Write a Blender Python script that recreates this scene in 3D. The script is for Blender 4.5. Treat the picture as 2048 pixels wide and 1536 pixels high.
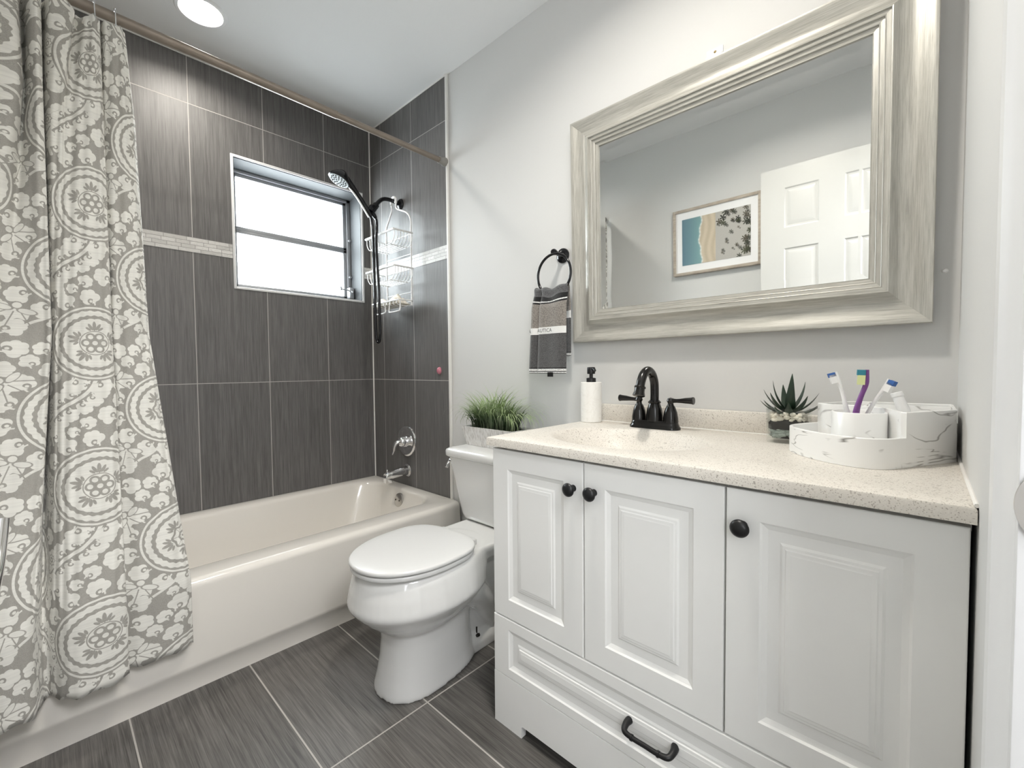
import bpy, bmesh, math, random
import numpy as np
from mathutils import Vector, Matrix

# ------------------------------------------------------------------ scene, camera, light
for o in list(bpy.data.objects):
    bpy.data.objects.remove(o)
scene = bpy.context.scene
COL = scene.collection
random.seed(7)
rng = np.random.default_rng(7)

FPX = 874.8
CAM = Vector((2.445, -1.373, 0.994))
YAW, PIT, ROL = 0.7534, -0.0356, -0.009
cd = bpy.data.cameras.new('camera')
cam = bpy.data.objects.new('camera', cd)
COL.objects.link(cam)
fw = Vector((-math.sin(YAW) * math.cos(PIT), math.cos(YAW) * math.cos(PIT), math.sin(PIT)))
rt = fw.cross(Vector((0, 0, 1))).normalized()
up = rt.cross(fw)
rt2 = rt * math.cos(ROL) + up * math.sin(ROL)
up2 = -rt * math.sin(ROL) + up * math.cos(ROL)
cam.matrix_world = Matrix(((rt2.x, up2.x, -fw.x, CAM.x), (rt2.y, up2.y, -fw.y, CAM.y),
                           (rt2.z, up2.z, -fw.z, CAM.z), (0, 0, 0, 1)))
cd.sensor_width = 36.0
cd.lens = FPX / 2048 * 36.0
cd.clip_start = 0.01
scene.camera = cam

scene.view_settings.view_transform = 'Standard'
scene.view_settings.look = 'None'
scene.view_settings.gamma = 1.0
scene.view_settings.use_curve_mapping = False
scene.view_settings.exposure = 1.12
try:
    scene.cycles.max_bounces = 14
    scene.cycles.diffuse_bounces = 8
    scene.cycles.glossy_bounces = 6
    scene.cycles.transmission_bounces = 10
    scene.cycles.transparent_max_bounces = 12
    scene.cycles.sample_clamp_indirect = 6.0
    scene.cycles.caustics_refractive = False
    scene.cycles.caustics_reflective = False
except Exception:
    pass

world = bpy.data.worlds.new('sky')
scene.world = world
world.use_nodes = True
bg = world.node_tree.nodes['Background']
bg.inputs[0].default_value = (0.93, 0.97, 1.0, 1)
bg.inputs[1].default_value = 3.0


def area_light(name, loc, direction, sx, sy, power, color, shape='RECTANGLE', spread=180):
    l = bpy.data.lights.new(name, 'AREA')
    l.shape = shape
    l.size = sx
    l.size_y = sy
    l.energy = power
    l.color = color
    l.spread = math.radians(spread)
    o = bpy.data.objects.new(name, l)
    COL.objects.link(o)
    o.location = loc
    o.rotation_euler = Vector(direction).to_track_quat('-Z', 'Y').to_euler()
    return o


P_WIN, P_DOWN, P_MAIN, P_HALL, P_HSIDE = 132.0, 2.8, 6.0, 31.0, 15.0
area_light('window_daylight', (-1.30, -0.35, 2.05), (1, 0, -0.16), 1.7, 1.7, P_WIN, (0.90, 0.95, 1.0))
area_light('hall_fill', (3.35, -1.15, 2.32), (-0.35, 0, -1), 0.9, 0.9, P_HALL, (0.98, 0.98, 1.0))  # added soft fill through the doorway, not a known hall lamp

area_light('hall_side_fill', (3.30, -2.27, 1.55), (-0.45, 1, -0.05), 1.1, 1.2, P_HSIDE, (0.94, 0.97, 1.0))  # added fill to brighten the vanity front; no window stands in this hall wall

# ------------------------------------------------------------------ helpers
def link(o, parent=None):
    COL.objects.link(o)
    if parent is not None:
        o.parent = parent
        o.matrix_parent_inverse = Matrix.Translation(-Vector(parent.location)) if False else parent.matrix_world.inverted()
    return o


def tag(o, label=None, cat=None, group=None, kind=None):
    if label: o['label'] = label
    if cat: o['category'] = cat
    if group: o['group'] = group
    if kind: o['kind'] = kind
    return o


def thing(name, loc, label, cat, group=None):
    o = bpy.data.objects.new(name, None)
    o.empty_display_size = 0.05
    o.location = loc
    COL.objects.link(o)
    o.matrix_world = Matrix.Translation(Vector(loc))
    return tag(o, label, cat, group)


def smooth_path(pts, n=6, closed=False):
    pts = [Vector(p) for p in pts]
    out = []
    m = len(pts)
    rngi = range(m) if closed else range(m - 1)
    for i in rngi:
        p1, p2 = pts[i], pts[(i + 1) % m]
        if closed:
            p0, p3 = pts[(i - 1) % m], pts[(i + 2) % m]
        else:
            p0 = pts[i - 1] if i > 0 else p1 * 2 - p2
            p3 = pts[i + 2] if i + 2 < m else p2 * 2 - p1
        for k in range(n):
            t = k / n
            out.append(0.5 * ((2 * p1) + (-p0 + p2) * t + (2 * p0 - 5 * p1 + 4 * p2 - p3) * t * t + (-p0 + 3 * p1 - 3 * p2 + p3) * t ** 3))
    if not closed:
        out.append(pts[-1])
    return out


class MB:
    def __init__(self):
        self.bm = bmesh.new()

    def v(self, p): return self.bm.verts.new(p)

    def f(self, vs):
        try:
            return self.bm.faces.new(vs)
        except ValueError:
            return None

    def box(self, lo, hi, bev=0.0, seg=2):
        t = bmesh.new()
        bmesh.ops.create_cube(t, size=1.0)
        lo = Vector(lo); hi = Vector(hi)
        for v in t.verts:
            v.co = Vector((lo[i] + (v.co[i] + 0.5) * (hi[i] - lo[i]) for i in range(3)))
        if bev > 0:
            bmesh.ops.bevel(t, geom=list(t.edges), offset=bev, segments=seg, profile=0.5, affect='EDGES')
        self.add(t)
        return self

    def add(self, t, mat=None):
        if mat is not None:
            t.transform(mat)
        me = bpy.data.meshes.new('tmp')
        t.to_mesh(me)
        t.free()
        self.bm.from_mesh(me)
        bpy.data.meshes.remove(me)

    def tube(self, pts, r, seg=10, closed=False, cap=True, flat=1.0):
        pts = [Vector(p) for p in pts]
        n = len(pts)
        rad = r if isinstance(r, (list, tuple)) else [r] * n
        if len(rad) != n:
            rad = list(np.interp(np.linspace(0, 1, n), np.linspace(0, 1, len(rad)), rad))
        T = []
        for i in range(n):
            a = pts[(i - 1) % n] if (closed or i > 0) else pts[i]
            b = pts[(i + 1) % n] if (closed or i < n - 1) else pts[i]
            T.append((b - a).normalized())
        ref = Vector((0, 0, 1)) if abs(T[0].z) < 0.9 else Vector((1, 0, 0))
        N = (ref - T[0] * ref.dot(T[0])).normalized()
        rings = []
        for i in range(n):
            N = (N - T[i] * N.dot(T[i]))
            if N.length < 1e-6:
                N = T[i].orthogonal()
            N.normalize()
            B = T[i].cross(N)
            ring = []
            for k in range(seg):
                a = 2 * math.pi * k / seg
                ring.append(self.v(pts[i] + (N * math.cos(a) * flat + B * math.sin(a)) * rad[i]))
            rings.append(ring)
        m = n if closed else n - 1
        for i in range(m):
            A, Bq = rings[i], rings[(i + 1) % n]
            off = 0
            if closed and i == n - 1:
                best = None
                for s in range(seg):
                    d = sum((A[k].co - Bq[(k + s) % seg].co).length for k in range(seg))
                    if best is None or d < best[0]:
                        best = (d, s)
                off = best[1]
            for k in range(seg):
                self.f((A[k], A[(k + 1) % seg], Bq[(k + 1 + off) % seg], Bq[(k + off) % seg]))
        if cap and not closed:
            self.f(list(reversed(rings[0])))
            self.f(rings[-1])
        return self

    def cyl(self, a, b, r, seg=24, r2=None):
        return self.tube([a, b], [r, r if r2 is None else r2], seg)

    def lathe(self, prof, mat=None, seg=32, sx=1.0, sy=1.0):
        """prof: list of (r, z) about local z axis"""
        t = MB()
        rings = []
        for (r, z) in prof:
            if r < 1e-6:
                rings.append([t.v((0, 0, z))])
            else:
                rings.append([t.v((r * sx * math.cos(2 * math.pi * k / seg), r * sy * math.sin(2 * math.pi * k / seg), z)) for k in range(seg)])
        for A, B in zip(rings[:-1], rings[1:]):
            if len(A) == 1 and len(B) == 1: continue
            for k in range(seg):
                k2 = (k + 1) % seg
                if len(A) == 1: t.f((A[0], B[k2], B[k]))
                elif len(B) == 1: t.f((A[k], A[k2], B[0]))
                else: t.f((A[k], A[k2], B[k2], B[k]))
        self.add(t.bm, mat)
        return self

    def loft(self, rings, cap0=True, cap1=True, closed=True):
        R = [[self.v(p) for p in ring] for ring in rings]
        n = len(R[0])
        for A, B in zip(R[:-1], R[1:]):
            for k in range(n if closed else n - 1):
                self.f((A[k], A[(k + 1) % n], B[(k + 1) % n], B[k]))
        if cap0: self.f(list(reversed(R[0])))
        if cap1: self.f(R[-1])
        return self

    def grid(self, P):
        """P[i][j] points"""
        V = [[self.v(p) for p in row] for row in P]
        for i in range(len(V) - 1):
            for j in range(len(V[0]) - 1):
                self.f((V[i][j], V[i][j + 1], V[i + 1][j + 1], V[i + 1][j]))
        return self

    def build(self, name, mat, parent=None, smooth=True, angle=40, recalc=True):
        if recalc:
            bmesh.ops.recalc_face_normals(self.bm, faces=self.bm.faces)
        me = bpy.data.meshes.new(name)
        self.bm.to_mesh(me)
        self.bm.free()
        if mat is not None: me.materials.append(mat)
        if smooth:
            for p in me.polygons: p.use_smooth = True
            try: me.set_sharp_from_angle(angle=math.radians(angle))
            except Exception: pass
        o = bpy.data.objects.new(name, me)
        link(o, parent)
        return o


def axis_mat(origin, zdir, xdir=None):
    z = Vector(zdir).normalized()
    x = Vector(xdir) if xdir is not None else (Vector((1, 0, 0)) if abs(z.x) < 0.9 else Vector((0, 1, 0)))
    x = (x - z * x.dot(z)).normalized()
    y = z.cross(x)
    return Matrix(((x.x, y.x, z.x, origin[0]), (x.y, y.y, z.y, origin[1]), (x.z, y.z, z.z, origin[2]), (0, 0, 0, 1)))


def struct(o):
    o['kind'] = 'structure'
    return o

# ------------------------------------------------------------------ materials
class NT:
    def __init__(self, name):
        self.m = bpy.data.materials.new(name)
        self.m.use_nodes = True
        self.t = self.m.node_tree
        self.b = self.t.nodes['Principled BSDF']
        self.out = self.t.nodes['Material Output']

    def new(self, typ, **kw):
        n = self.t.nodes.new(typ)
        for k, v in kw.items(): setattr(n, k, v)
        return n

    def put(self, sock, val):
        if hasattr(val, 'is_linked') or isinstance(val, bpy.types.NodeSocket): self.t.links.new(val, sock)
        else: sock.default_value = val

    def math(self, op, a, b=0.0, c=0.0):
        n = self.new('ShaderNodeMath', operation=op)
        self.put(n.inputs[0], a); self.put(n.inputs[1], b); self.put(n.inputs[2], c)
        return n.outputs[0]

    def mix(self, fac, a, b):
        n = self.new('ShaderNodeMix', data_type='RGBA')
        self.put(n.inputs[0], fac); self.put(n.inputs[6], a); self.put(n.inputs[7], b)
        return n.outputs[2]

    def pos(self):
        n = self.new('ShaderNodeNewGeometry')
        s = self.new('ShaderNodeSeparateXYZ')
        self.t.links.new(n.outputs['Position'], s.inputs[0])
        return s.outputs

    def comb(self, x, y, z):
        n = self.new('ShaderNodeCombineXYZ')
        self.put(n.inputs[0], x); self.put(n.inputs[1], y); self.put(n.inputs[2], z)
        return n.outputs[0]

    def noise(self, vec, scale, detail=2.0, rough=0.5, dist=0.0):
        n = self.new('ShaderNodeTexNoise')
        if vec is not None: self.t.links.new(vec, n.inputs['Vector'])
        n.inputs['Scale'].default_value = scale
        n.inputs['Detail'].default_value = detail
        n.inputs['Roughness'].default_value = rough
        n.inputs['Distortion'].default_value = dist
        return n.outputs[0]

    def ramp(self, fac, stops, interp='LINEAR'):
        n = self.new('ShaderNodeValToRGB')
        n.color_ramp.interpolation = interp
        el = n.color_ramp.elements
        while len(el) < len(stops): el.new(0.5)
        for e, (p, c) in zip(el, stops):
            e.position = p
            e.color = (c[0], c[1], c[2], 1) if not isinstance(c, float) else (c, c, c, 1)
        self.put(n.inputs[0], fac)
        return n.outputs[0]

    def bump(self, h, strength=0.3, dist=0.001):
        n = self.new('ShaderNodeBump')
        n.inputs['Strength'].default_value = strength
        n.inputs['Distance'].default_value = dist
        self.put(n.inputs['Height'], h)
        self.t.links.new(n.outputs[0], self.b.inputs['Normal'])

    def set(self, **kw):
        for k, v in kw.items():
            self.put(self.b.inputs[k.replace('_', ' ')], v)
        return self


def C(r, g, b): return (r, g, b, 1.0)


def srgb(r, g, b):
    f = lambda c: ((c / 255 + 0.055) / 1.055) ** 2.4 if c > 10 else c / 255 / 12.92
    return (f(r), f(g), f(b), 1.0)


def simple(name, col, rough=0.5, metal=0.0, bumpscale=None, bs=0.1, var=0.03, coat=0.0, **kw):
    n = NT(name)
    tc = n.new('ShaderNodeTexCoord').outputs['Object']
    nz = n.noise(tc, bumpscale or 30.0, 3.0)
    a = [max(0, c * (1 - var)) for c in col[:3]] + [1]
    b = [min(1, c * (1 + var)) for c in col[:3]] + [1]
    n.set(Base_Color=n.mix(nz, a, b), Roughness=rough, Metallic=metal)
    if coat: n.set(Coat_Weight=coat, Coat_Roughness=0.08)
    if bumpscale: n.bump(nz, bs, 0.002)
    for k, v in kw.items(): n.put(n.b.inputs[k.replace('_', ' ')], v)
    return n.m


M = {}
M["wall_paint"] = simple("wall_paint", C(0.64, 0.64, 0.632), 0.6, bumpscale=120, bs=0.06, var=0.01)
M['ceiling_paint'] = simple('ceiling_paint', C(0.76, 0.76, 0.76), 0.8, bumpscale=150, bs=0.08, var=0.01)
M['trim_white'] = simple("trim_white", C(0.78, 0.78, 0.785), 0.35, var=0.01)
M['door_paint'] = simple('door_paint', C(0.64, 0.64, 0.625), 0.4, var=0.01)
M['caulk'] = simple('caulk', C(0.78, 0.77, 0.74), 0.5, var=0.03)
M['reveal'] = simple('reveal_tile', C(0.09, 0.095, 0.10), 0.60, var=0.05, Specular_IOR_Level=0.3)
M['aluminium'] = simple('aluminium', C(0.42, 0.43, 0.45), 0.4, 0.5, var=0.05)
M['tub_enamel'] = simple('tub_enamel', C(0.75, 0.72, 0.67), 0.12, var=0.008, coat=0.5)
M['porcelain'] = simple('porcelain', C(0.70, 0.70, 0.69), 0.08, var=0.005, coat=0.6)
M['seat_plastic'] = simple('seat_plastic', C(0.66, 0.66, 0.652), 0.22, var=0.005)
M['chrome'] = simple('chrome', C(0.85, 0.85, 0.86), 0.07, 1.0, var=0.02)
M['nickel'] = simple('nickel', C(0.62, 0.60, 0.57), 0.3, 1.0, var=0.04)
M['bronze'] = simple('bronze', C(0.006, 0.0055, 0.005), 0.22, 0.3, var=0.3, coat=0.2)
M['black_metal'] = simple('black_metal', C(0.008, 0.008, 0.009), 0.38, 0.2, var=0.2)
M['black_gloss'] = simple('black_gloss', C(0.01, 0.01, 0.012), 0.15, 0.2, var=0.1)
M['rod_metal'] = simple('rod_metal', C(0.26, 0.22, 0.185), 0.45, 0.4, var=0.25, bumpscale=18, bs=0.02)
M['rod_cap'] = simple('rod_cap', C(0.30, 0.29, 0.27), 0.4, 0.3, var=0.05)
M['cabinet'] = simple('cabinet_white', C(0.87, 0.87, 0.855), 0.38, var=0.008)
M['cabinet_dark'] = simple('cabinet_inside', C(0.10, 0.10, 0.10), 0.8)
M['white_wire'] = simple('white_wire', C(0.80, 0.80, 0.80), 0.35, var=0.02)
M['white_plastic'] = simple('white_plastic', C(0.86, 0.86, 0.86), 0.3, var=0.01)
M['cream_cloth'] = simple('cream_cloth', C(0.74, 0.70, 0.62), 0.9, bumpscale=90, bs=0.5, var=0.12)
M['soil'] = simple('soil', C(0.012, 0.011, 0.010), 0.9, bumpscale=80, bs=0.6, var=0.5)
M['purple'] = simple('purple_plastic', C(0.19, 0.06, 0.25), 0.3)
M['teal'] = simple('teal_bristle', C(0.03, 0.22, 0.30), 0.6)
M['blue'] = simple('blue_bristle', C(0.04, 0.13, 0.40), 0.6)
M['lime'] = simple('lime_bristle', C(0.70, 0.75, 0.38), 0.6)
M['pink'] = simple('pink_glass', C(0.55, 0.18, 0.24), 0.08, coat=0.8, var=0.4, bumpscale=160, bs=0.02)
M['brass'] = simple('brass', C(0.30, 0.22, 0.10), 0.4, 0.8)
M['bolt_rust'] = simple('dark_bolt', C(0.02, 0.017, 0.014), 0.5, 0.4)
M['spray'] = simple('spray_face', C(0.15, 0.175, 0.18), 0.5, 0.0, var=0.1)
M['spray_dot'] = simple('spray_nozzle', C(0.05, 0.06, 0.06), 0.5)
M['mat_board'] = simple('mat_board', C(0.82, 0.82, 0.83), 0.8, var=0.01)
M['white_pebble'] = simple('white_pebble', C(0.78, 0.72, 0.62), 0.55, bumpscale=120, bs=0.15, var=0.1)
M['grey_pebble'] = simple('grey_pebble', C(0.30, 0.34, 0.31), 0.5, bumpscale=120, bs=0.15, var=0.3)


def emission(name, col, strength):
    m = bpy.data.materials.new(name)
    m.use_nodes = True
    t = m.node_tree
    t.nodes.remove(t.nodes['Principled BSDF'])
    e = t.nodes.new('ShaderNodeEmission')
    e.inputs[0].default_value = col
    e.inputs[1].default_value = strength
    t.links.new(e.outputs[0], t.nodes['Material Output'].inputs[0])
    return m


M['lens'] = emission('lamp_lens', C(1.0, 0.95, 0.85), 9.0)


def tile_mat(name, u, u0, up, v, v0=None, vp=None, vlist=None, dark=(0.082, 0.079, 0.077), light=(0.188, 0.182, 0.178),
             grain='v', gw=0.0032, grout=(0.46, 0.44, 0.42), rough=0.48):
    n = NT(name)
    P = n.pos()
    pu, pv = P['XYZ'.index(u)], P['XYZ'.index(v)]

    def per(c, c0, p):
        q = n.math('DIVIDE', n.math('SUBTRACT', c, c0), p)
        fr = n.math('FRACT', n.math('ADD', q, 100.5))
        d = n.math('MULTIPLY', n.math('ABSOLUTE', n.math('SUBTRACT', fr, 0.5)), p)
        return n.math('LESS_THAN', d, gw / 2), n.math('FLOOR', n.math('ADD', q, 100.0))
    mu, iu = per(pu, u0, up)
    if vlist is None:
        mv, iv = per(pv, v0, vp)
    else:
        mv, iv = None, None
        for z in vlist:
            k = n.math('LESS_THAN', n.math('ABSOLUTE', n.math('SUBTRACT', pv, z)), gw / 2)
            g = n.math('GREATER_THAN', pv, z)
            mv = k if mv is None else n.math('MAXIMUM', mv, k)
            iv = g if iv is None else n.math('ADD', iv, g)
    mask = n.math('MAXIMUM', mu, mv)
    cell = n.comb(iu, iv, 3.7)
    wn = n.new('ShaderNodeTexWhiteNoise')
    n.t.links.new(cell, wn.inputs['Vector'])
    tilev = wn.outputs['Value']
    sh = n.math('MULTIPLY', tilev, 7.3)
    if grain == 'v':
        vec = n.comb(n.math('MULTIPLY', pu, 420.0), n.math('MULTIPLY', pv, 9.0), sh)
        vec2 = n.comb(n.math('MULTIPLY', pu, 120.0), n.math('MULTIPLY', pv, 3.5), sh)
    else:
        vec = n.comb(n.math('MULTIPLY', pu, 9.0), n.math('MULTIPLY', pv, 420.0), sh)
        vec2 = n.comb(n.math('MULTIPLY', pu, 3.5), n.math('MULTIPLY', pv, 120.0), sh)
    s1 = n.noise(vec, 1.0, 3.0, 0.65)
    s2 = n.noise(vec2, 1.0, 3.0, 0.6)
    s = n.math('ADD', n.math('MULTIPLY', s1, 0.55), n.math('MULTIPLY', s2, 0.45))
    s = n.math('ADD', s, n.math('MULTIPLY', n.math('SUBTRACT', tilev, 0.5), 0.08))
    col = n.ramp(s, [(0.34, dark), (0.52, tuple((a + b) / 2 for a, b in zip(dark, light))), (0.70, light)])
    col = n.mix(mask, col, (*grout, 1))
    n.set(Base_Color=col, Roughness=n.math('ADD', n.math('MULTIPLY', mask, 0.4), rough), Specular_IOR_Level=0.5)
    h = n.math('SUBTRACT', n.math('MULTIPLY', s1, 0.25), mask)
    n.bump(h, 0.35, 0.0012)
    return n.m


VZ = [0.323, 0.936, 2.206]
M['tile_window_wall'] = tile_mat('tile_window_wall', 'Y', -0.277, 0.308, 'Z', vlist=VZ)
M['tile_faucet_wall'] = tile_mat('tile_faucet_wall', 'X', 0.125, 0.308, 'Z', vlist=VZ)
M['tile_floor'] = tile_mat('tile_floor', 'X', 1.385, 0.613, 'Y', v0=-0.624, vp=0.308, grain='h',
                           dark=(0.046, 0.043, 0.040), light=(0.18, 0.17, 0.158), rough=0.42, gw=0.0042, grout=(0.42, 0.40, 0.37))


def mosaic(name, u):
    n = NT(name)
    P = n.pos()
    vec = n.comb(P['XYZ'.index(u)], n.math('SUBTRACT', P[2], 1.538), 0.0)
    br = n.new('ShaderNodeTexBrick', offset=0.37, squash=1.6, squash_frequency=3)
    n.t.links.new(vec, br.inputs['Vector'])
    br.inputs['Scale'].default_value = 1.0
    br.inputs['Mortar Size'].default_value = 0.0011
    br.inputs['Brick Width'].default_value = 0.052
    br.inputs['Row Height'].default_value = 0.0168
    br.inputs['Color1'].default_value = C(0.68, 0.67, 0.65)
    br.inputs['Color2'].default_value = C(0.48, 0.47, 0.45)
    br.inputs['Mortar'].default_value = C(0.30, 0.29, 0.28)
    nz = n.noise(n.comb(P[0], P[1], n.math('MULTIPLY', P[2], 3)), 60.0, 3, 0.6, 0.8)
    col = n.mix(n.ramp(nz, [(0.52, 0.0), (0.7, 0.6)]), br.outputs['Color'], C(0.35, 0.34, 0.33))
    n.set(Base_Color=col, Roughness=0.25)
    n.bump(n.math('SUBTRACT', 1.0, br.outputs['Fac']), 0.5, 0.001)
    return n.m


M['mosaic_y'] = mosaic('mosaic_window_wall', 'Y')
M['mosaic_x'] = mosaic('mosaic_faucet_wall', 'X')

# speckled cultured stone
n = NT('speckled_stone')
tc = n.new('ShaderNodeTexCoord').outputs['Object']
vo = n.new('ShaderNodeTexVoronoi')
n.t.links.new(tc, vo.inputs['Vector']); vo.inputs['Scale'].default_value = 330.0
sp = n.math('MULTIPLY', n.math('LESS_THAN', vo.outputs['Distance'], 0.36), n.math('GREATER_THAN', n.noise(tc, 260.0, 1.0), 0.50))
vo2 = n.new('ShaderNodeTexVoronoi')
n.t.links.new(tc, vo2.inputs['Vector']); vo2.inputs['Scale'].default_value = 170.0
sp2 = n.math('MULTIPLY', n.math('LESS_THAN', vo2.outputs['Distance'], 0.30), n.math('GREATER_THAN', n.noise(tc, 90.0, 1.0), 0.60))
base = n.mix(n.noise(tc, 400.0, 2.0), C(0.60, 0.565, 0.51), C(0.78, 0.745, 0.69))
col = n.mix(n.math('MULTIPLY', sp, 0.55), base, C(0.26, 0.22, 0.18))
col = n.mix(n.math('MULTIPLY', sp2, 0.6), col, C(0.20, 0.17, 0.14))
n.set(Base_Color=col, Roughness=0.48, Coat_Weight=0.05, Coat_Roughness=0.2)
M['stone'] = n.m

# brushed champagne frame (UV: u along member)
n = NT('brushed_frame')
uv = n.new('ShaderNodeUVMap').outputs[0]
s = n.new('ShaderNodeSeparateXYZ'); n.t.links.new(uv, s.inputs[0])
v1 = n.comb(n.math('MULTIPLY', s.outputs[0], 14.0), n.math('MULTIPLY', s.outputs[1], 520.0), 0.0)
v2 = n.comb(n.math('MULTIPLY', s.outputs[0], 6.0), n.math('MULTIPLY', s.outputs[1], 90.0), 2.0)
st = n.math('ADD', n.math('MULTIPLY', n.noise(v1, 1.0, 4.0, 0.7), 0.6), n.math('MULTIPLY', n.noise(v2, 1.0, 3.0, 0.6), 0.4))
n.set(Base_Color=n.ramp(st, [(0.30, (0.27, 0.262, 0.235)), (0.5, (0.46, 0.45, 0.41)), (0.72, (0.62, 0.61, 0.57))]), Roughness=0.38, Metallic=0.35)
n.bump(st, 0.15, 0.0006)
M['frame_silver'] = n.m

n = NT('mirror_glass')
n.set(Base_Color=C(0.93, 0.945, 0.93), Metallic=1.0, Roughness=0.012)
M['mirror'] = n.m

# white marble resin
n = NT('marble_resin')
tc = n.new('ShaderNodeTexCoord').outputs['Object']
mp = n.new('ShaderNodeMapping'); n.t.links.new(tc, mp.inputs[0])
mp.inputs['Rotation'].default_value = (0.25, -0.25, 0.3); mp.inputs['Scale'].default_value = (0.8, 0.8, 3.0)
w = n.noise(mp.outputs[0], 9.0, 2.0, 0.5, 0.9)
line = n.math('ABSOLUTE', n.math('SUBTRACT', w, 0.5))
gate = n.ramp(n.noise(tc, 16.0, 2.0), [(0.48, 0.0), (0.56, 1.0)])
vein = n.math('MULTIPLY', n.ramp(line, [(0.0, 1.0), (0.008, 0.6), (0.022, 0.0)]), gate)
n.set(Base_Color=n.mix(vein, C(0.84, 0.84, 0.83), C(0.22, 0.21, 0.20)), Roughness=0.3)
M['marble'] = n.m

# pale marble for the soap bottle
n = NT('pale_marble')
tc = n.new('ShaderNodeTexCoord').outputs['Object']
w = n.noise(tc, 22.0, 5.0, 0.6, 1.2)
line = n.math('ABSOLUTE', n.math('SUBTRACT', w, 0.5))
vein = n.ramp(line, [(0.0, 0.22), (0.01, 0.06), (0.03, 0.0)])
n.set(Base_Color=n.mix(vein, C(0.82, 0.81, 0.78), C(0.45, 0.40, 0.34)), Roughness=0.4)
M['pale_marble'] = n.m

# whitewashed wood planter
n = NT('whitewashed_wood')
P = n.pos()
st = n.noise(n.comb(n.math('MULTIPLY', P[0], 160.0), n.math('MULTIPLY', P[1], 160.0), n.math('MULTIPLY', P[2], 14.0)), 1.0, 4.0, 0.65)
n.set(Base_Color=n.ramp(st, [(0.30, (0.36, 0.34, 0.32)), (0.45, (0.62, 0.60, 0.58)), (0.62, (0.76, 0.75, 0.74))]), Roughness=0.75)
n.bump(st, 0.3, 0.001)
M['whitewash'] = n.m

# picture frame wood
n = NT('oak_frame')
P = n.pos()
st = n.noise(n.comb(n.math('MULTIPLY', P[0], 20.0), P[1], n.math('MULTIPLY', P[2], 90.0)), 1.0, 3.0, 0.6)
n.set(Base_Color=n.ramp(st, [(0.3, (0.34, 0.29, 0.24)), (0.7, (0.50, 0.44, 0.37))]), Roughness=0.6)
M['oak'] = n.m

# grass blades: dark at the root, pale green at tip
n = NT('grass_blade')
at = n.new('ShaderNodeUVMap').outputs[0]
s = n.new('ShaderNodeSeparateXYZ'); n.t.links.new(at, s.inputs[0])
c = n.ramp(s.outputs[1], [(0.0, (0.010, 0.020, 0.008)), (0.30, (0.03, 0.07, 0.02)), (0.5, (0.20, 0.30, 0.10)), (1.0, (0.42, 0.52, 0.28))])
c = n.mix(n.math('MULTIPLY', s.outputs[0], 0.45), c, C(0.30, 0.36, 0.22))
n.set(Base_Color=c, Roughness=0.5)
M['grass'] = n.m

n = NT('succulent_leaf')
tc = n.new('ShaderNodeTexCoord').outputs['Object']
n.set(Base_Color=n.mix(n.noise(tc, 40.0, 2.0), C(0.008, 0.016, 0.010), C(0.022, 0.050, 0.026)), Roughness=0.4)
M['succulent'] = n.m

# glass
m = bpy.data.materials.new('clear_glass'); m.use_nodes = True
t = m.node_tree; t.nodes.remove(t.nodes['Principled BSDF'])
tp = t.nodes.new('ShaderNodeBsdfTransparent'); tp.inputs[0].default_value = C(0.975, 0.985, 0.98)
gl = t.nodes.new('ShaderNodeBsdfGlossy'); gl.inputs['Roughness'].default_value = 0.03
lw = t.nodes.new('ShaderNodeLayerWeight'); lw.inputs[0].default_value = 0.25
fr = t.nodes.new('ShaderNodeMath'); fr.operation = 'MULTIPLY_ADD'; fr.inputs[1].default_value = 0.28; fr.inputs[2].default_value = 0.02
t.links.new(lw.outputs['Facing'], fr.inputs[0])
mx = t.nodes.new('ShaderNodeMixShader')
t.links.new(fr.outputs[0], mx.inputs[0]); t.links.new(tp.outputs[0], mx.inputs[1]); t.links.new(gl.outputs[0], mx.inputs[2])
t.links.new(mx.outputs[0], t.nodes['Material Output'].inputs[0])
M['glass'] = m

# frosted window pane: part scattered, part straight daylight
m = bpy.data.materials.new('obscure_glass'); m.use_nodes = True
t = m.node_tree; t.nodes.remove(t.nodes['Principled BSDF'])
tl = t.nodes.new('ShaderNodeBsdfTranslucent'); tl.inputs[0].default_value = C(0.92, 0.95, 0.96)
tp = t.nodes.new('ShaderNodeBsdfTransparent'); tp.inputs[0].default_value = C(0.97, 0.99, 0.98)
gl = t.nodes.new('ShaderNodeBsdfGlossy'); gl.inputs['Roughness'].default_value = 0.3
mx = t.nodes.new('ShaderNodeMixShader'); mx.inputs[0].default_value = 0.70
mx2 = t.nodes.new('ShaderNodeMixShader'); mx2.inputs[0].default_value = 0.05
nz = t.nodes.new('ShaderNodeTexNoise'); nz.inputs['Scale'].default_value = 220
bp = t.nodes.new('ShaderNodeBump'); bp.inputs['Strength'].default_value = 0.3
t.links.new(nz.outputs[0], bp.inputs['Height'])
t.links.new(bp.outputs[0], tl.inputs['Normal'])
t.links.new(tl.outputs[0], mx.inputs[1]); t.links.new(tp.outputs[0], mx.inputs[2])
t.links.new(mx.outputs[0], mx2.inputs[1]); t.links.new(gl.outputs[0], mx2.inputs[2])
t.links.new(mx2.outputs[0], t.nodes['Material Output'].inputs[0])
M['pane'] = m

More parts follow.
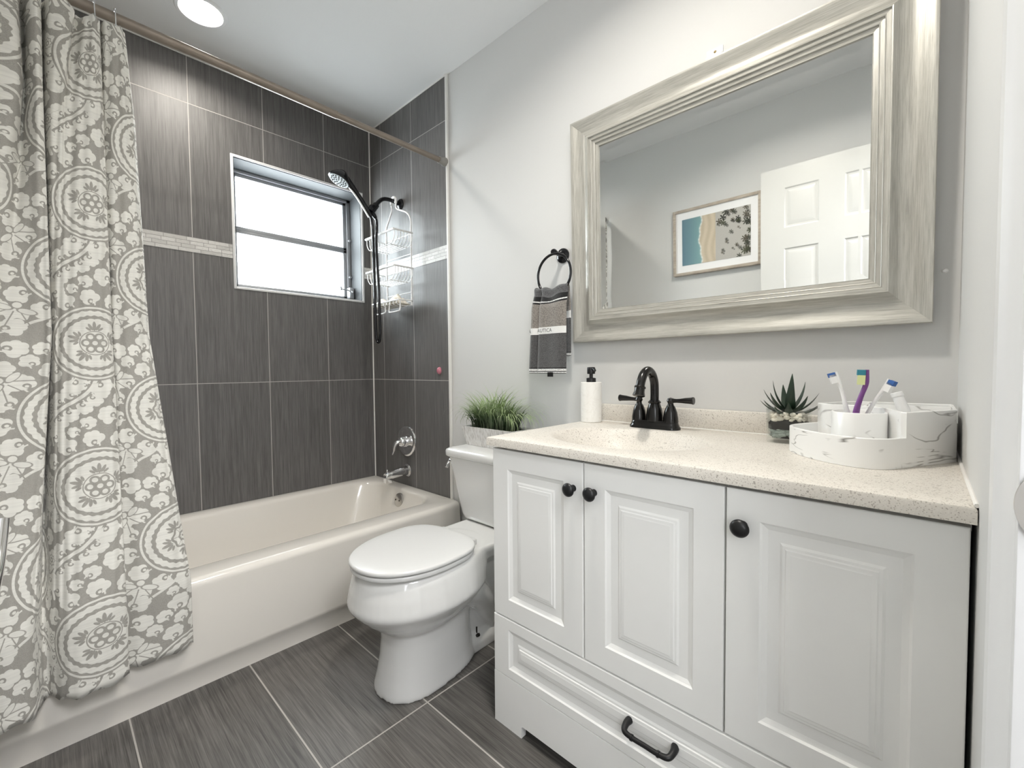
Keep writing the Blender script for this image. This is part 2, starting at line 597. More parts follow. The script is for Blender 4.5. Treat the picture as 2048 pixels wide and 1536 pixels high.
# towel: woven bands set by height along the cloth (UV v = metres from the fold)
n = NT('terry_towel')
uvn = n.new('ShaderNodeUVMap').outputs[0]
s = n.new('ShaderNodeSeparateXYZ'); n.t.links.new(uvn, s.inputs[0])
GR, BK, WH, TN, CH = (0.11, 0.11, 0.115), (0.004, 0.004, 0.005), (0.78, 0.78, 0.77), (0.29, 0.265, 0.24), (0.095, 0.094, 0.096)
L = 0.36
stops = [(0.0, GR), (0.020, BK), (0.037, WH), (0.0415, BK), (0.047, TN), (0.133, WH), (0.158, CH), (0.283, BK), (0.287, WH), (0.296, BK), (0.299, WH), (0.3025, BK)]
col = n.ramp(n.math('DIVIDE', s.outputs[1], L), [(p / L, c) for p, c in stops], 'CONSTANT')
tc = n.new('ShaderNodeTexCoord').outputs['Object']
nz = n.noise(tc, 300.0, 2.0, 0.7)
band = n.math('MULTIPLY', n.math('GREATER_THAN', s.outputs[1], 0.1325), n.math('LESS_THAN', s.outputs[1], 0.1585))
col = n.mix(n.math('MULTIPLY', n.ramp(nz, [(0.36, 0.55), (0.56, 0.0)]), n.math('SUBTRACT', 1.0, band)), col, C(0.01, 0.01, 0.01))
n.set(Base_Color=col, Roughness=0.95, Sheen_Weight=0.25)
n.bump(nz, 0.9, 0.002)
M['towel'] = n.m

# ------------------------------------------------------------------ room shell
YF, XR, ZC = -1.535, 2.503, 2.42          # opposite wall, right wall, ceiling
b = MB(); b.box((-0.25, YF - 0.12, -0.06), (2.503, 0.12, 0.0)); struct(b.build('floor', M['tile_floor'], smooth=False))
b = MB(); b.box((-0.25, YF - 0.12, ZC), (2.62, 0.12, ZC + 0.06)); struct(b.build('ceiling', M['ceiling_paint'], smooth=False))
# window wall with its opening
WY0, WY1, WZ0, WZ1 = -0.722, -0.062, 1.405, 2.030
b = MB()
for lo, hi in (((-0.22, YF, 0), (0, WY0, ZC)), ((-0.22, WY1, 0), (0, 0.1, ZC)), ((-0.22, WY0, 0), (0, WY1, WZ0)), ((-0.22, WY0, WZ1), (0, WY1, ZC))):
    b.box(lo, hi)
struct(b.build('wall_left', M['tile_window_wall'], smooth=False))
# mirror wall: painted plaster, and the tiled field standing 8 mm proud of it
b = MB(); b.box((0.0, 0.008, 0), (XR, 0.12, ZC)); struct(b.build('wall_back', M['wall_paint'], smooth=False))
b = MB(); b.box((0.0, 0.0, 0.30), (0.727, 0.008, ZC)); tag(b.build('wall_back_tile', M['tile_faucet_wall'], smooth=False), kind='structure')
b = MB(); b.box((0.727, -0.003, 0.0), (0.744, 0.008, ZC), 0.003); struct(b.build('trim_1', M['caulk']))
b = MB(); b.box((-0.25, YF - 0.12, 0), (2.62, YF, ZC)); struct(b.build('wall_front', M['wall_paint'], smooth=False))
# right wall with the doorway
DY0, DY1, DZ = -0.868, -1.512, 2.05
b = MB(); b.box((XR, DY0, 0), (XR + 0.115, 0.12, ZC)); b.box((XR, YF, 0), (XR + 0.115, DY1, ZC)); b.box((XR, DY1, DZ), (XR + 0.115, DY0, ZC))
struct(b.build('wall_right', M['wall_paint'], smooth=False))
# mosaic bands
b = MB(); b.box((-0.002, WY1 + 0.0125, 1.538), (0.0015, -0.001, 1.606)); b.box((-0.002, YF, 1.538), (0.0015, WY0 - 0.0125, 1.606)); struct(b.build('trim_2', M['mosaic_y'], smooth=False))
b = MB(); b.box((0.0, -0.0015, 1.538), (0.727, 0.002, 1.606)); struct(b.build('trim_3', M['mosaic_x'], smooth=False))
# caulk in the tub corner and along the ceiling
b = MB(); b.tube([(0.002, -0.002, 0.34), (0.002, -0.002, ZC)], 0.004, 8); b.tube([(0.003, -0.002, ZC - 0.002), (0.003, YF, ZC - 0.002)], 0.005, 8); b.tube([(0.0, -0.002, ZC - 0.002), (0.735, -0.002, ZC - 0.002)], 0.004, 8)
struct(b.build('trim_4', M['caulk']))
# door casing, moulded, with jamb
prof = [(-0.790, 0.001), (-0.790, -0.010), (-0.794, -0.012), (-0.826, -0.0125), (-0.832, -0.009), (-0.837, -0.0065), (-0.858, -0.005), (-0.862, -0.003), (-0.862, 0.001)]
b = MB()
b.loft([[(XR + dx, y, z) for y, dx in prof] for z in (0.0, 2.10)])
b.box((XR - 0.004, DY0 - 0.012, 0), (XR + 0.118, DY0 + 0.0005, DZ), 0.001)
b.box((XR - 0.004, DY1, DZ - 0.012), (XR + 0.118, DY0, DZ), 0.001)
b.box((XR + 0.045, DY0 - 0.022, 0), (XR + 0.08, DY0 - 0.011, DZ), 0.001)
trim5 = struct(b.build('trim_5', M['trim_white'], smooth=True, angle=25))
# strike plate on the jamb
b = MB()
yk = DY0 - 0.0128
pl = []
for k in range(25):
    a = math.pi / 2 + math.pi * k / 24
    pl.append((2.5205 + 0.026 * math.cos(a) * 0.92, 0.890 + 0.0305 * math.sin(a)))
pl += [(2.556, 0.8595), (2.556, 0.9205)]
b.loft([[(x, yk + 0.0004, z) for x, z in pl], [(x, yk - 0.0022, z) for x, z in pl]])
tag(b.build('strike_plate', M['nickel'], trim5, angle=25), 'worn grey steel strike plate')
# hallway beyond the doorway
b = MB(); b.box((XR, -2.3, -0.06), (4.2, 0.3, 0.0)); struct(b.build('floor_hall', M['tile_floor'], smooth=False))
b = MB(); b.box((4.2, -2.3, 0), (4.3, 0.3, 2.5)); b.box((2.618, 0.3, 0), (4.3, 0.4, 2.5)); b.box((2.62, -2.4, 0), (4.3, -2.3, 2.5)); b.box((2.62, -2.3, 0), (2.66, YF - 0.12, 2.5))
struct(b.build('wall_hall', M['wall_paint'], smooth=False))
b = MB(); b.box((2.62, -2.4, 2.42), (4.3, 0.4, 2.5)); struct(b.build('ceiling_hall', M['ceiling_paint'], smooth=False))

# ------------------------------------------------------------------ window
win = bpy.data.objects.new('window_1', None); win.location = (0, -0.39, WZ0); COL.objects.link(win)
win.matrix_world = Matrix.Translation((0, -0.39, WZ0)); win['kind'] = 'structure'
b = MB()   # white edge strip round the opening
w = 0.011
b.box((-0.004, WY0 - w, WZ0 - w), (0.004, WY0 + 0.001, WZ1 + w), 0.002); b.box((-0.004, WY1 - 0.001, WZ0 - w), (0.004, WY1 + w, WZ1 + w), 0.002)
b.box((-0.004, WY0, WZ1 - 0.001), (0.004, WY1, WZ1 + w), 0.002); b.box((-0.004, WY0, WZ0 - w), (0.004, WY1, WZ0 + 0.001), 0.002)
b.build('edge_trim', M['trim_white'], win)
b = MB()   # tiled reveals
b.box((-0.215, WY0, WZ1 - 0.004), (-0.004, WY1, WZ1)); b.box((-0.215, WY0, WZ0), (-0.004, WY1, WZ0 + 0.004))
b.box((-0.215, WY0, WZ0), (-0.004, WY0 + 0.004, WZ1)); b.box((-0.215, WY1 - 0.004, WZ0), (-0.004, WY1, WZ1))
b.build('reveal', M['reveal'], win, smooth=False)
fx = -0.130
b = MB()   # outer aluminium frame
i0, i1, j0, j1 = WY0 + 0.004, WY1 - 0.004, WZ0 + 0.004, WZ1 - 0.004
for lo, hi in (((fx - 0.05, i0, j0), (fx, i0 + 0.022, j1)), ((fx - 0.05, i1 - 0.022, j0), (fx, i1, j1)), ((fx - 0.05, i0, j1 - 0.018), (fx, i1, j1)), ((fx - 0.05, i0, j0), (fx, i1, j0 + 0.018))):
    b.box(lo, hi, 0.002)
b.build('window_frame', M['aluminium'], win)
ZM = 1.722
for nm, z0, z1 in (('upper_sash', ZM, j1 - 0.018), ('lower_sash', j0 + 0.018, ZM)):
    b = MB()
    a0, a1 = i0 + 0.022, i1 - 0.022
    x0, x1 = fx - 0.036, fx - 0.010
    for lo, hi in (((x0, a0, z0), (x1, a0 + 0.020, z1)), ((x0, a1 - 0.020, z0), (x1, a1, z1)), ((x0, a0, z1 - 0.017), (x1, a1, z1)), ((x0, a0, z0), (x1, a1, z0 + 0.017))):
        b.box(lo, hi, 0.002)
    sash = b.build(nm, M['aluminium'], win)
    b = MB(); b.box((fx - 0.026, a0 + 0.018, z0 + 0.015), (fx - 0.022, a1 - 0.018, z1 - 0.015)); b.build('pane', M['pane'], sash, smooth=False)
b = MB()   # crank operator
b.box((-0.128, -0.098, 1.425), (-0.088, -0.070, 1.492), 0.004)
b.tube([(-0.090, -0.085, 1.470), (-0.066, -0.090, 1.458), (-0.060, -0.100, 1.450)], 0.006, 10)
b.tube(smooth_path([(-0.062, -0.098, 1.452), (-0.060, -0.12, 1.468), (-0.060, -0.165, 1.470)], 4), 0.004, 8)
b.tube([(-0.060, -0.165, 1.462), (-0.060, -0.166, 1.485)], 0.006, 10)
b.tube([(-0.128, -0.078, 1.56), (-0.112, -0.078, 1.56)], 0.007, 10); b.tube([(-0.128, -0.078, 1.78), (-0.112, -0.078, 1.78)], 0.007, 10)
b.build('crank_handle', M['aluminium'], win)

# ------------------------------------------------------------------ recessed lamps (one over the tub in view, its twin over the floor)
def downlight(loc, label, power):
    t = thing('recessed_ceiling_light', loc, label, 'light', 'recessed ceiling lights')
    b = MB(); b.lathe([(0.072, -0.001), (0.074, -0.006), (0.084, -0.006), (0.089, -0.001), (0.089, 0.0)], Matrix.Translation(loc), 40); b.build('trim_ring', M['trim_white'], t)
    b = MB(); b.lathe([(0.0, -0.0035), (0.06, -0.0035), (0.073, -0.0015), (0.073, 0.0)], Matrix.Translation(loc), 40); b.build('lens', M['lens'], t)
    area_light('lamp_glow', (loc[0], loc[1], loc[2] - 0.012), (0, 0, -1), 0.13, 0.13, power, (1.0, 0.945, 0.86), "DISK", 156)
    return t
downlight((0.335, -0.905, ZC), 'round recessed ceiling light glowing over the bathtub', P_DOWN)
downlight((1.93, -0.70, ZC), 'round recessed ceiling light over the vanity side of the room', P_MAIN)

# ------------------------------------------------------------------ bathtub
tub = thing('bathtub', (0.41, -0.76, 0), 'white alcove bathtub with straight apron under the tiled window', 'bathtub')
X0, X1, Y0, Y1, ZR = 0.003, 0.815, -1.530, -0.003, 0.348


def rrect(x0, x1, y0, y1, r, z, n=10, flip=False):
    P = []
    for cx, cy, a0 in ((x1 - r, y1 - r, 0), (x0 + r, y1 - r, 90), (x0 + r, y0 + r, 180), (x1 - r, y0 + r, 270)):
        for k in range(n + 1):
            a = math.radians(a0 + 90 * k / n)
            P.append((cx + r * math.cos(a), cy + r * math.sin(a), z))
    return P


b = MB()
rings = []
rings.append(rrect(X0, X1 - 0.011, Y0, Y1, 0.004, 0.0))
rings.append(rrect(X0, X1 - 0.011, Y0, Y1, 0.004, 0.062))
rings.append(rrect(X0, X1, Y0, Y1, 0.005, 0.074))
rings.append(rrect(X0, X1, Y0, Y1, 0.006, 0.085))
R = 0.026
for k in range(0, 7):
    a = math.radians(90 * k / 6)
    rings.append(rrect(X0, X1 - 0.008 - R + R * math.cos(a), Y0, Y1, 0.008, ZR - 0.004 - R + R * math.sin(a)))
# rim to the basin lip
ix0, ix1, iy0, iy1 = 0.058, 0.700, -1.455, -0.060
rings.append(rrect(ix0 - 0.012, ix1 + 0.012, iy0 - 0.012, iy1 + 0.010, 0.10, ZR))
for k in range(0, 7):
    a = math.radians(90 * k / 6)
    d = 0.024 * math.sin(a)
    rings.append(rrect(ix0 + d - 0.004, ix1 - d + 0.004, iy0 + d, iy1 - d * 0.6 + 0.003, 0.105 + 0.02 * k / 6, ZR - 0.003 - 0.024 * (1 - math.cos(a))))
for f, z in ((0.2, 0.27), (0.45, 0.19), (0.7, 0.125), (0.88, 0.088), (0.96, 0.076)):
    rings.append(rrect(ix0 + 0.022 + 0.055 * f, ix1 - 0.022 - 0.06 * f, iy0 + 0.03 + 0.20 * f, iy1 - 0.014 - 0.09 * f, 0.13 + 0.03 * f, z))
rings.append(rrect(ix0 + 0.14, ix1 - 0.15, iy0 + 0.35, iy1 - 0.20, 0.10, 0.068))
b.loft(rings)
b.build('tub_body', M['tub_enamel'], tub, angle=50)
b = MB(); om = axis_mat((0.392, -0.0865, 0.288), (0, -1, 0.18))
b.lathe([(0.0, 0.010), (0.028, 0.009), (0.036, 0.004), (0.038, -0.004)], om, 32)
plate = b.build('overflow_plate', M['nickel'], tub)
for s in (-1, 1):
    b = MB(); b.lathe([(0, 0.0115), (0.004, 0.011), (0.005, 0.007)], om @ Matrix.Translation((0.017 * s, 0, 0)), 12)
    b.build('screw', M['bolt_rust'], plate)

# tub spout and valve on the faucet wall
t = thing('tub_spout', (0.352, 0, 0.43), 'chrome tub spout with diverter knob just above the bathtub rim', 'tub spout')
b = MB()
b.lathe([(0.0, 0.0), (0.036, 0.0), (0.036, 0.004), (0.030, 0.010), (0.026, 0.012)], axis_mat((0.352, -0.001, 0.430), (0, -1, 0)), 32)
sp = [(0.352, -0.004, 0.430), (0.352, -0.05, 0.429), (0.352, -0.10, 0.425), (0.352, -0.128, 0.421), (0.352, -0.142, 0.417)]
rr = [0.027, 0.027, 0.025, 0.0235, 0.020]
R_ = []
for p_, r_ in zip(sp, rr):
    R_.append([(p_[0] + r_ * math.copysign(abs(math.cos(a)) ** 0.75, math.cos(a)) * 0.95, p_[1], p_[2] + r_ * math.copysign(abs(math.sin(a)) ** 0.75, math.sin(a)) * 0.9) for a in [2 * math.pi * k / 24 for k in range(24)]])
b.loft(R_)
b.box((0.334, -0.146, 0.380), (0.370, -0.108, 0.425), 0.006, 3)
b.build('spout_body', M['chrome'], t)
b = MB(); b.lathe([(0.0, 0.018), (0.005, 0.017), (0.006, 0.012), (0.003, 0.010), (0.003, 0.0)], Matrix.Translation((0.352, -0.130, 0.438)), 16); b.build('diverter_knob', M['chrome'], t)

t = thing('shower_valve', (0.355, 0, 0.60), 'chrome shower valve with round plate and curved lever on dark tile', 'shower valve')
vm = axis_mat((0.353, -0.001, 0.594), (0, -1, 0))
b = MB(); b.lathe([(0.0, 0.012), (0.030, 0.012), (0.045, 0.006), (0.062, 0.011), (0.074, 0.012), (0.083, 0.008), (0.086, 0.001), (0.086, 0.0)], vm, 48); b.build('escutcheon', M['chrome'], t)
b = MB(); b.lathe([(0.030, 0.010), (0.029, 0.030), (0.026, 0.046), (0.018, 0.054), (0.0, 0.056)], vm, 32)
hb = b.build('handle_hub', M['chrome'], t)
b = MB(); b.tube(smooth_path([(0.353, -0.044, 0.600), (0.350, -0.066, 0.594), (0.346, -0.080, 0.575), (0.343, -0.084, 0.548), (0.342, -0.092, 0.528)], 5), [0.020, 0.018, 0.015, 0.011, 0.007], 14, flat=0.6)
b.build('lever', M['chrome'], hb)

b = MB(); b.lathe([(0.0, 0.014), (0.008, 0.0125), (0.013, 0.008), (0.0155, 0.001), (0.0155, 0.0)], axis_mat((0.653, -0.0005, 0.986), (0, -1, 0)), 24, 1.0, 1.25)
tag(b.build('tile_knob', M['pink']), 'tiny pink glass knob stuck on the dark tile above the toilet tank', 'knob')

# ------------------------------------------------------------------ shower arm, hand shower, caddy
t = thing('shower_outlet', (0.325, 0, 1.905), 'black bent shower arm with round wall flange and swivel bracket', 'shower arm')
b = MB(); b.lathe([(0.0, 0.014), (0.014, 0.013), (0.026, 0.008), (0.030, 0.002), (0.030, 0.0)], axis_mat((0.325, -0.001, 1.905), (0, -1, 0)), 32); b.build('flange', M['black_gloss'], t)
armp = smooth_path([(0.325, -0.003, 1.905), (0.325, -0.06, 1.912), (0.325, -0.105, 1.906), (0.325, -0.135, 1.882), (0.325, -0.156, 1.852)], 6)
b = MB(); b.tube(armp, 0.0105, 14); b.build('arm_pipe', M['black_gloss'], t)
b = MB()
b.tube([(0.325, -0.148, 1.864), (0.325, -0.172, 1.830)], [0.0165, 0.0175], 16)
b.tube([(0.325, -0.166, 1.846), (0.325, -0.184, 1.818)], [0.0205, 0.0205], 16)
b.tube([(0.346, -0.172, 1.842), (0.298, -0.172, 1.842)], 0.009, 12)
b.tube([(0.325, -0.176, 1.822), (0.318, -0.150, 1.796)], [0.014, 0.010], 14)
b.build('bracket', M['black_gloss'], t)

t = thing('hand_shower', (0.325, -0.19, 1.82), 'black and chrome hand shower held in the bracket, its hose looping down', 'shower head')
hd = [(0.325, -0.182, 1.798), (0.325, -0.206, 1.830), (0.325, -0.240, 1.874), (0.325, -0.280, 1.916), (0.325, -0.318, 1.948)]
b = MB(); b.tube(smooth_path(hd, 5), [0.0115, 0.0135, 0.0125, 0.0125, 0.017, 0.022], 16); hnd = b.build('handle', M['black_gloss'], t)
b = MB(); b.tube(smooth_path([Vector(p) + Vector((0.0, -0.0098, -0.0085)) for p in hd], 5), 0.0048, 10); b.build('chrome_strip', M['chrome'], hnd)
hc = Vector((0.322, -0.340, 1.948)); hdir = Vector((-0.06, -0.42, -0.90)).normalized()
hm = axis_mat(hc, hdir, (1, 0, 0))
b = MB(); b.lathe([(0.0, -0.036), (0.018, -0.034), (0.034, -0.018), (0.048, 0.0), (0.053, 0.010), (0.0535, 0.017), (0.050, 0.019)], hm, 40); hh = b.build('head_shell', M['black_gloss'], t)
b = MB(); b.lathe([(0.051, 0.018), (0.047, 0.0215), (0.0, 0.0225)], hm, 40); sf = b.build('spray_face', M['spray'], t)
b = MB()
for ring, nn in ((0.012, 5), (0.024, 10), (0.036, 15)):
    for k in range(nn):
        a = 2 * math.pi * (k + 0.3 * ring * 100) / nn
        b.lathe([(0.0, 0.0255), (0.0030, 0.025), (0.0042, 0.020)], hm @ Matrix.Translation((ring * math.cos(a), ring * math.sin(a), 0)), 8)
tag(b.build('spray_nozzles', M['spray_dot'], sf), kind='stuff')
hose = smooth_path([(0.325, -0.182, 1.798), (0.329, -0.178, 1.765), (0.333, -0.175, 1.70), (0.335, -0.174, 1.50), (0.337, -0.173, 1.30), (0.339, -0.172, 1.18), (0.347, -0.171, 1.146), (0.359, -0.170, 1.138), (0.371, -0.170, 1.156), (0.376, -0.170, 1.22), (0.372, -0.170, 1.40), (0.360, -0.171, 1.58), (0.356, -0.171, 1.66), (0.358, -0.168, 1.72), (0.346, -0.160, 1.768), (0.322, -0.152, 1.794)], 8)
b = MB(); b.tube(hose, 0.0072, 12); b.build('hose', M['black_gloss'], t)

cad = thing('shower_caddy', (0.36, -0.05, 1.3), 'white wire shower caddy with two baskets hung on the shower arm', 'caddy')
b = MB()
FL, FR, FY = 0.240, 0.478, -0.040
for s, fxx in ((-1, FL), (1, FR)):
    xo = 0.325 + s * 0.022
    b.tube(smooth_path([(xo, FY - 0.004, 1.893), (xo + s * 0.004, FY, 1.865), (fxx - s * 0.035 if s > 0 else fxx + 0.030, FY, 1.822), (fxx, FY, 1.775), (fxx, FY, 1.72), (fxx, FY, 1.55), (fxx, FY, 1.33)], 6), 0.0042, 10)
b.tube([(FL, FY, 1.60), (FR, FY, 1.60)], 0.0025, 8); b.tube([(FL, FY, 1.40), (FR, FY, 1.40)], 0.0025, 8)
b.build('frame', M['white_wire'], cad)
b = MB()
hookp = [(0.325 + 0.0225 * math.cos(a), FY - 0.004, 1.9085 + 0.0225 * math.sin(a)) for a in np.linspace(math.radians(-35), math.radians(215), 20)]
b.tube(hookp, 0.0075, 10); b.build('hook', M['white_plastic'], cad)


def basket(z):
    x0, x1, y0, y1 = 0.212, 0.488, -0.148, -0.036
    b = MB()
    b.tube([(x0 - 0.006, y0, z), (x1, y0, z)], 0.006, 10)
    b.tube([(x1, y0, z), (x1, y1, z)], 0.0048, 10); b.tube([(x0, y0, z), (x0, y1, z)], 0.0040, 10); b.tube([(x0, y1, z), (x1, y1, z)], 0.0030, 8)
    rim = b.build('basket_rim', M['white_wire'], cad)
    b = MB()
    for k in range(7):
        y = y0 + 0.004 + (y1 - y0 - 0.008) * k / 6
        b.tube(smooth_path([(x1, y, z), (x1 - 0.002, y, z - 0.035), (x1 - 0.020, y, z - 0.058), (x1 - 0.05, y, z - 0.066), (x0 + 0.05, y, z - 0.066), (x0 + 0.018, y, z - 0.056), (x0 + 0.002, y, z - 0.032), (x0, y, z)], 4), 0.0021, 6)
    b.tube([(x0 + 0.05, y0 + 0.004, z - 0.066), (x0 + 0.05, y1, z - 0.066)], 0.0024, 6)
    b.tube([(x1 - 0.05, y0 + 0.004, z - 0.066), (x1 - 0.05, y1, z - 0.066)], 0.0024, 6)
    b.build('basket_wires', M['white_wire'], rim)
basket(1.705)
basket(1.523)
b = MB()
z = 1.352
b.tube(smooth_path([(0.225, -0.125, z), (0.235, -0.04, z), (0.480, -0.04, z), (0.485, -0.125, z)], 4), 0.0035, 8)
b.tube([(0.225, -0.125, z), (0.485, -0.125, z)], 0.004, 8)
for k in range(8):
    x = 0.245 + 0.032 * k
    b.tube(smooth_path([(x, -0.125, z), (x, -0.122, z - 0.022), (x, -0.045, z - 0.022), (x, -0.04, z)], 3), 0.0020, 6)
for s in (0, 1):
    xa = 0.252 + 0.14 * s
    b.tube(smooth_path([(xa, -0.12, z - 0.004), (xa, -0.125, z - 0.05), (xa + 0.008, -0.125, z - 0.058), (xa + 0.085, -0.125, z - 0.058), (xa + 0.096, -0.12, z - 0.048), (xa + 0.096, -0.118, z - 0.004)], 4), 0.0034, 8)
b.build('soap_tray', M['white_wire'], cad)
# crumpled bath cloth lying in the tray
b = MB()
P_ = []
for i in range(26):
    row = []
    for j in range(14):
        u, v = i / 25, j / 13
        x = 0.236 + 0.232 * u
        y = -0.120 + 0.074 * v
        prof_ = (1 - (2 * v - 1) ** 4) * (1 - (2 * u - 1) ** 6)
        zz = 1.3345 + prof_ * (0.030 + 0.012 * math.sin(9 * u + 3 * v) + 0.010 * math.sin(17 * u * v + 4 * v) + 0.007 * math.sin(23 * v - 11 * u))
        row.append((x, y, zz))
    P_.append(row)
b.grid(P_)
o = b.build('bath_cloth', M['cream_cloth'], angle=180)
md = o.modifiers.new('s', 'SOLIDIFY'); md.thickness = 0.004; md.offset = 1
tag(o, 'crumpled cream cloth lying in the lowest tray of the wire caddy', 'cloth')

# ------------------------------------------------------------------ curtain rod, rings, curtain
RODX = 0.725
def rodz(y): return 2.004 + (y + 0.05) * (-0.010)
t = thing('curtain_rod', (RODX, -0.77, 2.01), 'brown brushed tension curtain rod spanning above the bathtub', 'curtain rod')
b = MB(); b.tube([(RODX, -0.545, rodz(-0.545)), (RODX, YF + 0.012, rodz(YF))], 0.0150, 20); b.build('outer_tube', M['rod_metal'], t)
b = MB(); b.tube([(RODX, -0.036, rodz(-0.036)), (RODX, -0.55, rodz(-0.55))], 0.0125, 20); b.build('inner_tube', M['rod_metal'], t)
for y, s in ((-0.001, -1), (YF + 0.001, 1)):
    b = MB(); b.lathe([(0.0, 0.0), (0.021, 0.0), (0.021, 0.012), (0.017, 0.020), (0.0165, 0.040), (0.0, 0.040)], axis_mat((RODX, y, rodz(y)), (0, s, 0)), 24); b.build('end_cap', M['rod_cap'], t)

TOP = [(-1.183, .712), (-1.186, .742), (-1.203, .755), (-1.225, .748), (-1.240, .712), (-1.237, .742), (-1.245, .757), (-1.265, .742), (-1.285, .715), (-1.292, .760), (-1.330, .775), (-1.352, .700), (-1.350, .758), (-1.367, .774), (-1.391, .695), (-1.400, .774), (-1.510, .765)]
MID = [(-1.152, 0.716), (-1.163, 0.736), (-1.195, 0.748), (-1.23, 0.74), (-1.248, 0.714), (-1.238, 0.744), (-1.258, 0.764), (-1.295, 0.77), (-1.325, 0.764), (-1.346, 0.746), (-1.358, 0.716), (-1.369, 0.61), (-1.358, 0.746), (-1.378, 0.752), (-1.43, 0.752), (-1.48, 0.752), (-1.522, 0.729)]
BOT = [(-1.090, .832), (-1.113, .848), (-1.160, .858), (-1.210, .850), (-1.253, .836), (-1.241, .868), (-1.266, .888), (-1.310, .896), (-1.345, .890), (-1.366, .872), (-1.381, .846), (-1.399, .829), (-1.411, .884), (-1.422, .905), (-1.460, .915), (-1.495, .908), (-1.522, .890)]
UPP = [tuple(p + (q - p) * 0.55 for p, q in zip(a, c)) for a, c in zip(TOP, MID)]
UPP[12:] = [(-1.354, .752), (-1.369, .766), (-1.388, .706), (-1.400, .766), (-1.505, .760)]
LEV = [(1.985, TOP), (1.74, UPP), (1.10, MID), (0.36, BOT)]


def section(z):
    if z <= 0.36:
        return [Vector((p[1], p[0], 0)) for p in BOT]
    for (za, A), (zb, Bq) in zip(LEV[:-1], LEV[1:]):
        if z >= zb:
            a = (za - z) / (za - zb)
            return [Vector((p[1] * (1 - a) + q[1] * a, p[0] * (1 - a) + q[0] * a, 0)) for p, q in zip(A, Bq)]


NS, NZ = 9, 110
ub1, ub2 = smooth_path(section(0.3), NS), smooth_path(section(1.2), NS)
ulen = [0.0]
for k in range(len(ub1) - 1): ulen.append(ulen[-1] + 0.5 * (ub1[k + 1] - ub1[k]).length + 0.5 * (ub2[k + 1] - ub2[k]).length)
uE1 = ulen[5 * NS]
CW, CH_ = 0.46, 0.385
cur = thing('shower_curtain', (0.85, -1.30, 0.17), 'grey and white floral shower curtain gathered at the end of the bathtub', 'shower curtain')
me = bpy.data.meshes.new('curtain_fabric')
bm = bmesh.new()
uvl = bm.loops.layers.uv.new('UVMap')
rows = []
for i in range(NZ + 1):
    s_ = i / NZ
    z = 1.985 + (0.165 - 1.985) * s_
    pth = smooth_path(section(z), NS)
    row = []
    for j, p in enumerate(pth):
        wob = 0.0022 * math.sin(7 * z + 0.9 * j) + 0.0015 * math.sin(19 * z + 0.35 * j)
        zz = z + (0.004 * math.sin(j * 0.42) if i == NZ else 0) - (0.010 * abs(math.sin(j * 0.22)) * max(0, 1 - i / 4))
        row.append((bm.verts.new((p.x + wob * (0.3 if z < 0.4 else 1), p.y, zz)), (ulen[j] - uE1 - 0.05) / CW + 0.25, (z - 0.689) / CH_ + 0.5))
    rows.append(row)
for i in range(NZ):
    for j in range(len(rows[0]) - 1):
        q = [rows[i][j], rows[i][j + 1], rows[i + 1][j + 1], rows[i + 1][j]]
        f = bm.faces.new([x[0] for x in q])
        f.smooth = True
        for lp, x in zip(f.loops, q): lp[uvl].uv = (x[1], x[2])
bm.normal_update()
bm.to_mesh(me); bm.free()

# woven pattern, drawn once per repeat (two medallion columns, half-drop)
TW, TH = 920, 770
Yp, Xp = np.mgrid[0:TH, 0:TW].astype(np.float32)
PX = TW / CW
pat = np.zeros((TH, TW), np.float32)


def win(cx, cy, r):
    """index grids (wrapped) + local metres around a point"""
    k = int(r * PX) + 3
    ix = np.arange(int(cx * PX) - k, int(cx * PX) + k + 1)
    iy = np.arange(int(cy * PX) - k, int(cy * PX) + k + 1)
    X, Y = np.meshgrid(ix / PX - cx, iy / PX - cy)
    return np.ix_(iy % TH, ix % TW), X, Y


def aa(d): return np.clip(0.5 - d * PX, 0, 1)


def stamp(idx, mask, val):
    pat[idx] = pat[idx] * (1 - mask) + val * mask


def disc(X, Y, cx, cy, r): return np.hypot(X - cx, Y - cy) - r


def leaf(cx, cy, ang, s, flip=1):
    idx, X, Y = win(cx, cy, 1.6 * s)
    c, sn = math.cos(ang), math.sin(ang)
    U = (X * c + Y * sn) / s * flip; V = (-X * sn + Y * c) / s
    d = np.minimum.reduce([disc(U, V, 0, .42, .40), disc(U, V, .33, .30, .27), disc(U, V, -.30, .40, .30), disc(U, V, -.16, .78, .28), disc(U, V, .16, .86, .27), disc(U, V, .38, .62, .26)])
    stamp(idx, aa(d * s), 1.0)
    ringd = np.abs(np.hypot(U - .12, V - .22) - .15) - .055
    ringd = np.where((U - .12) + 0.6 * (V - .22) > -0.13, ringd, 1.0)
    stamp(idx, aa(ringd * s), 0.0)
    stamp(idx, aa((np.abs(U + 0.05 + 0.3 * V) - 0.05 + np.where((V < -0.15) | (V > .2), 1, 0)) * s), 1.0)


def stroke(P, w):
    for p, q in zip(P[:-1], P[1:]):
        mx_, my_ = (p[0] + q[0]) / 2, (p[1] + q[1]) / 2
        l = math.hypot(q[0] - p[0], q[1] - p[1]) / 2
        idx, X, Y = win(mx_, my_, l + w)
        dx, dy = (q[0] - p[0]), (q[1] - p[1])
        tt = np.clip((X * dx + Y * dy) / (dx * dx + dy * dy + 1e-12), -0.5, 0.5)
        d = np.hypot(X - tt * dx, Y - tt * dy) - w
        m_ = aa(d)
        pat[idx] = np.maximum(pat[idx], m_)


def curve2(P, nn=10): return [(p.x, p.y) for p in smooth_path([(x, y, 0) for x, y in P], nn)]


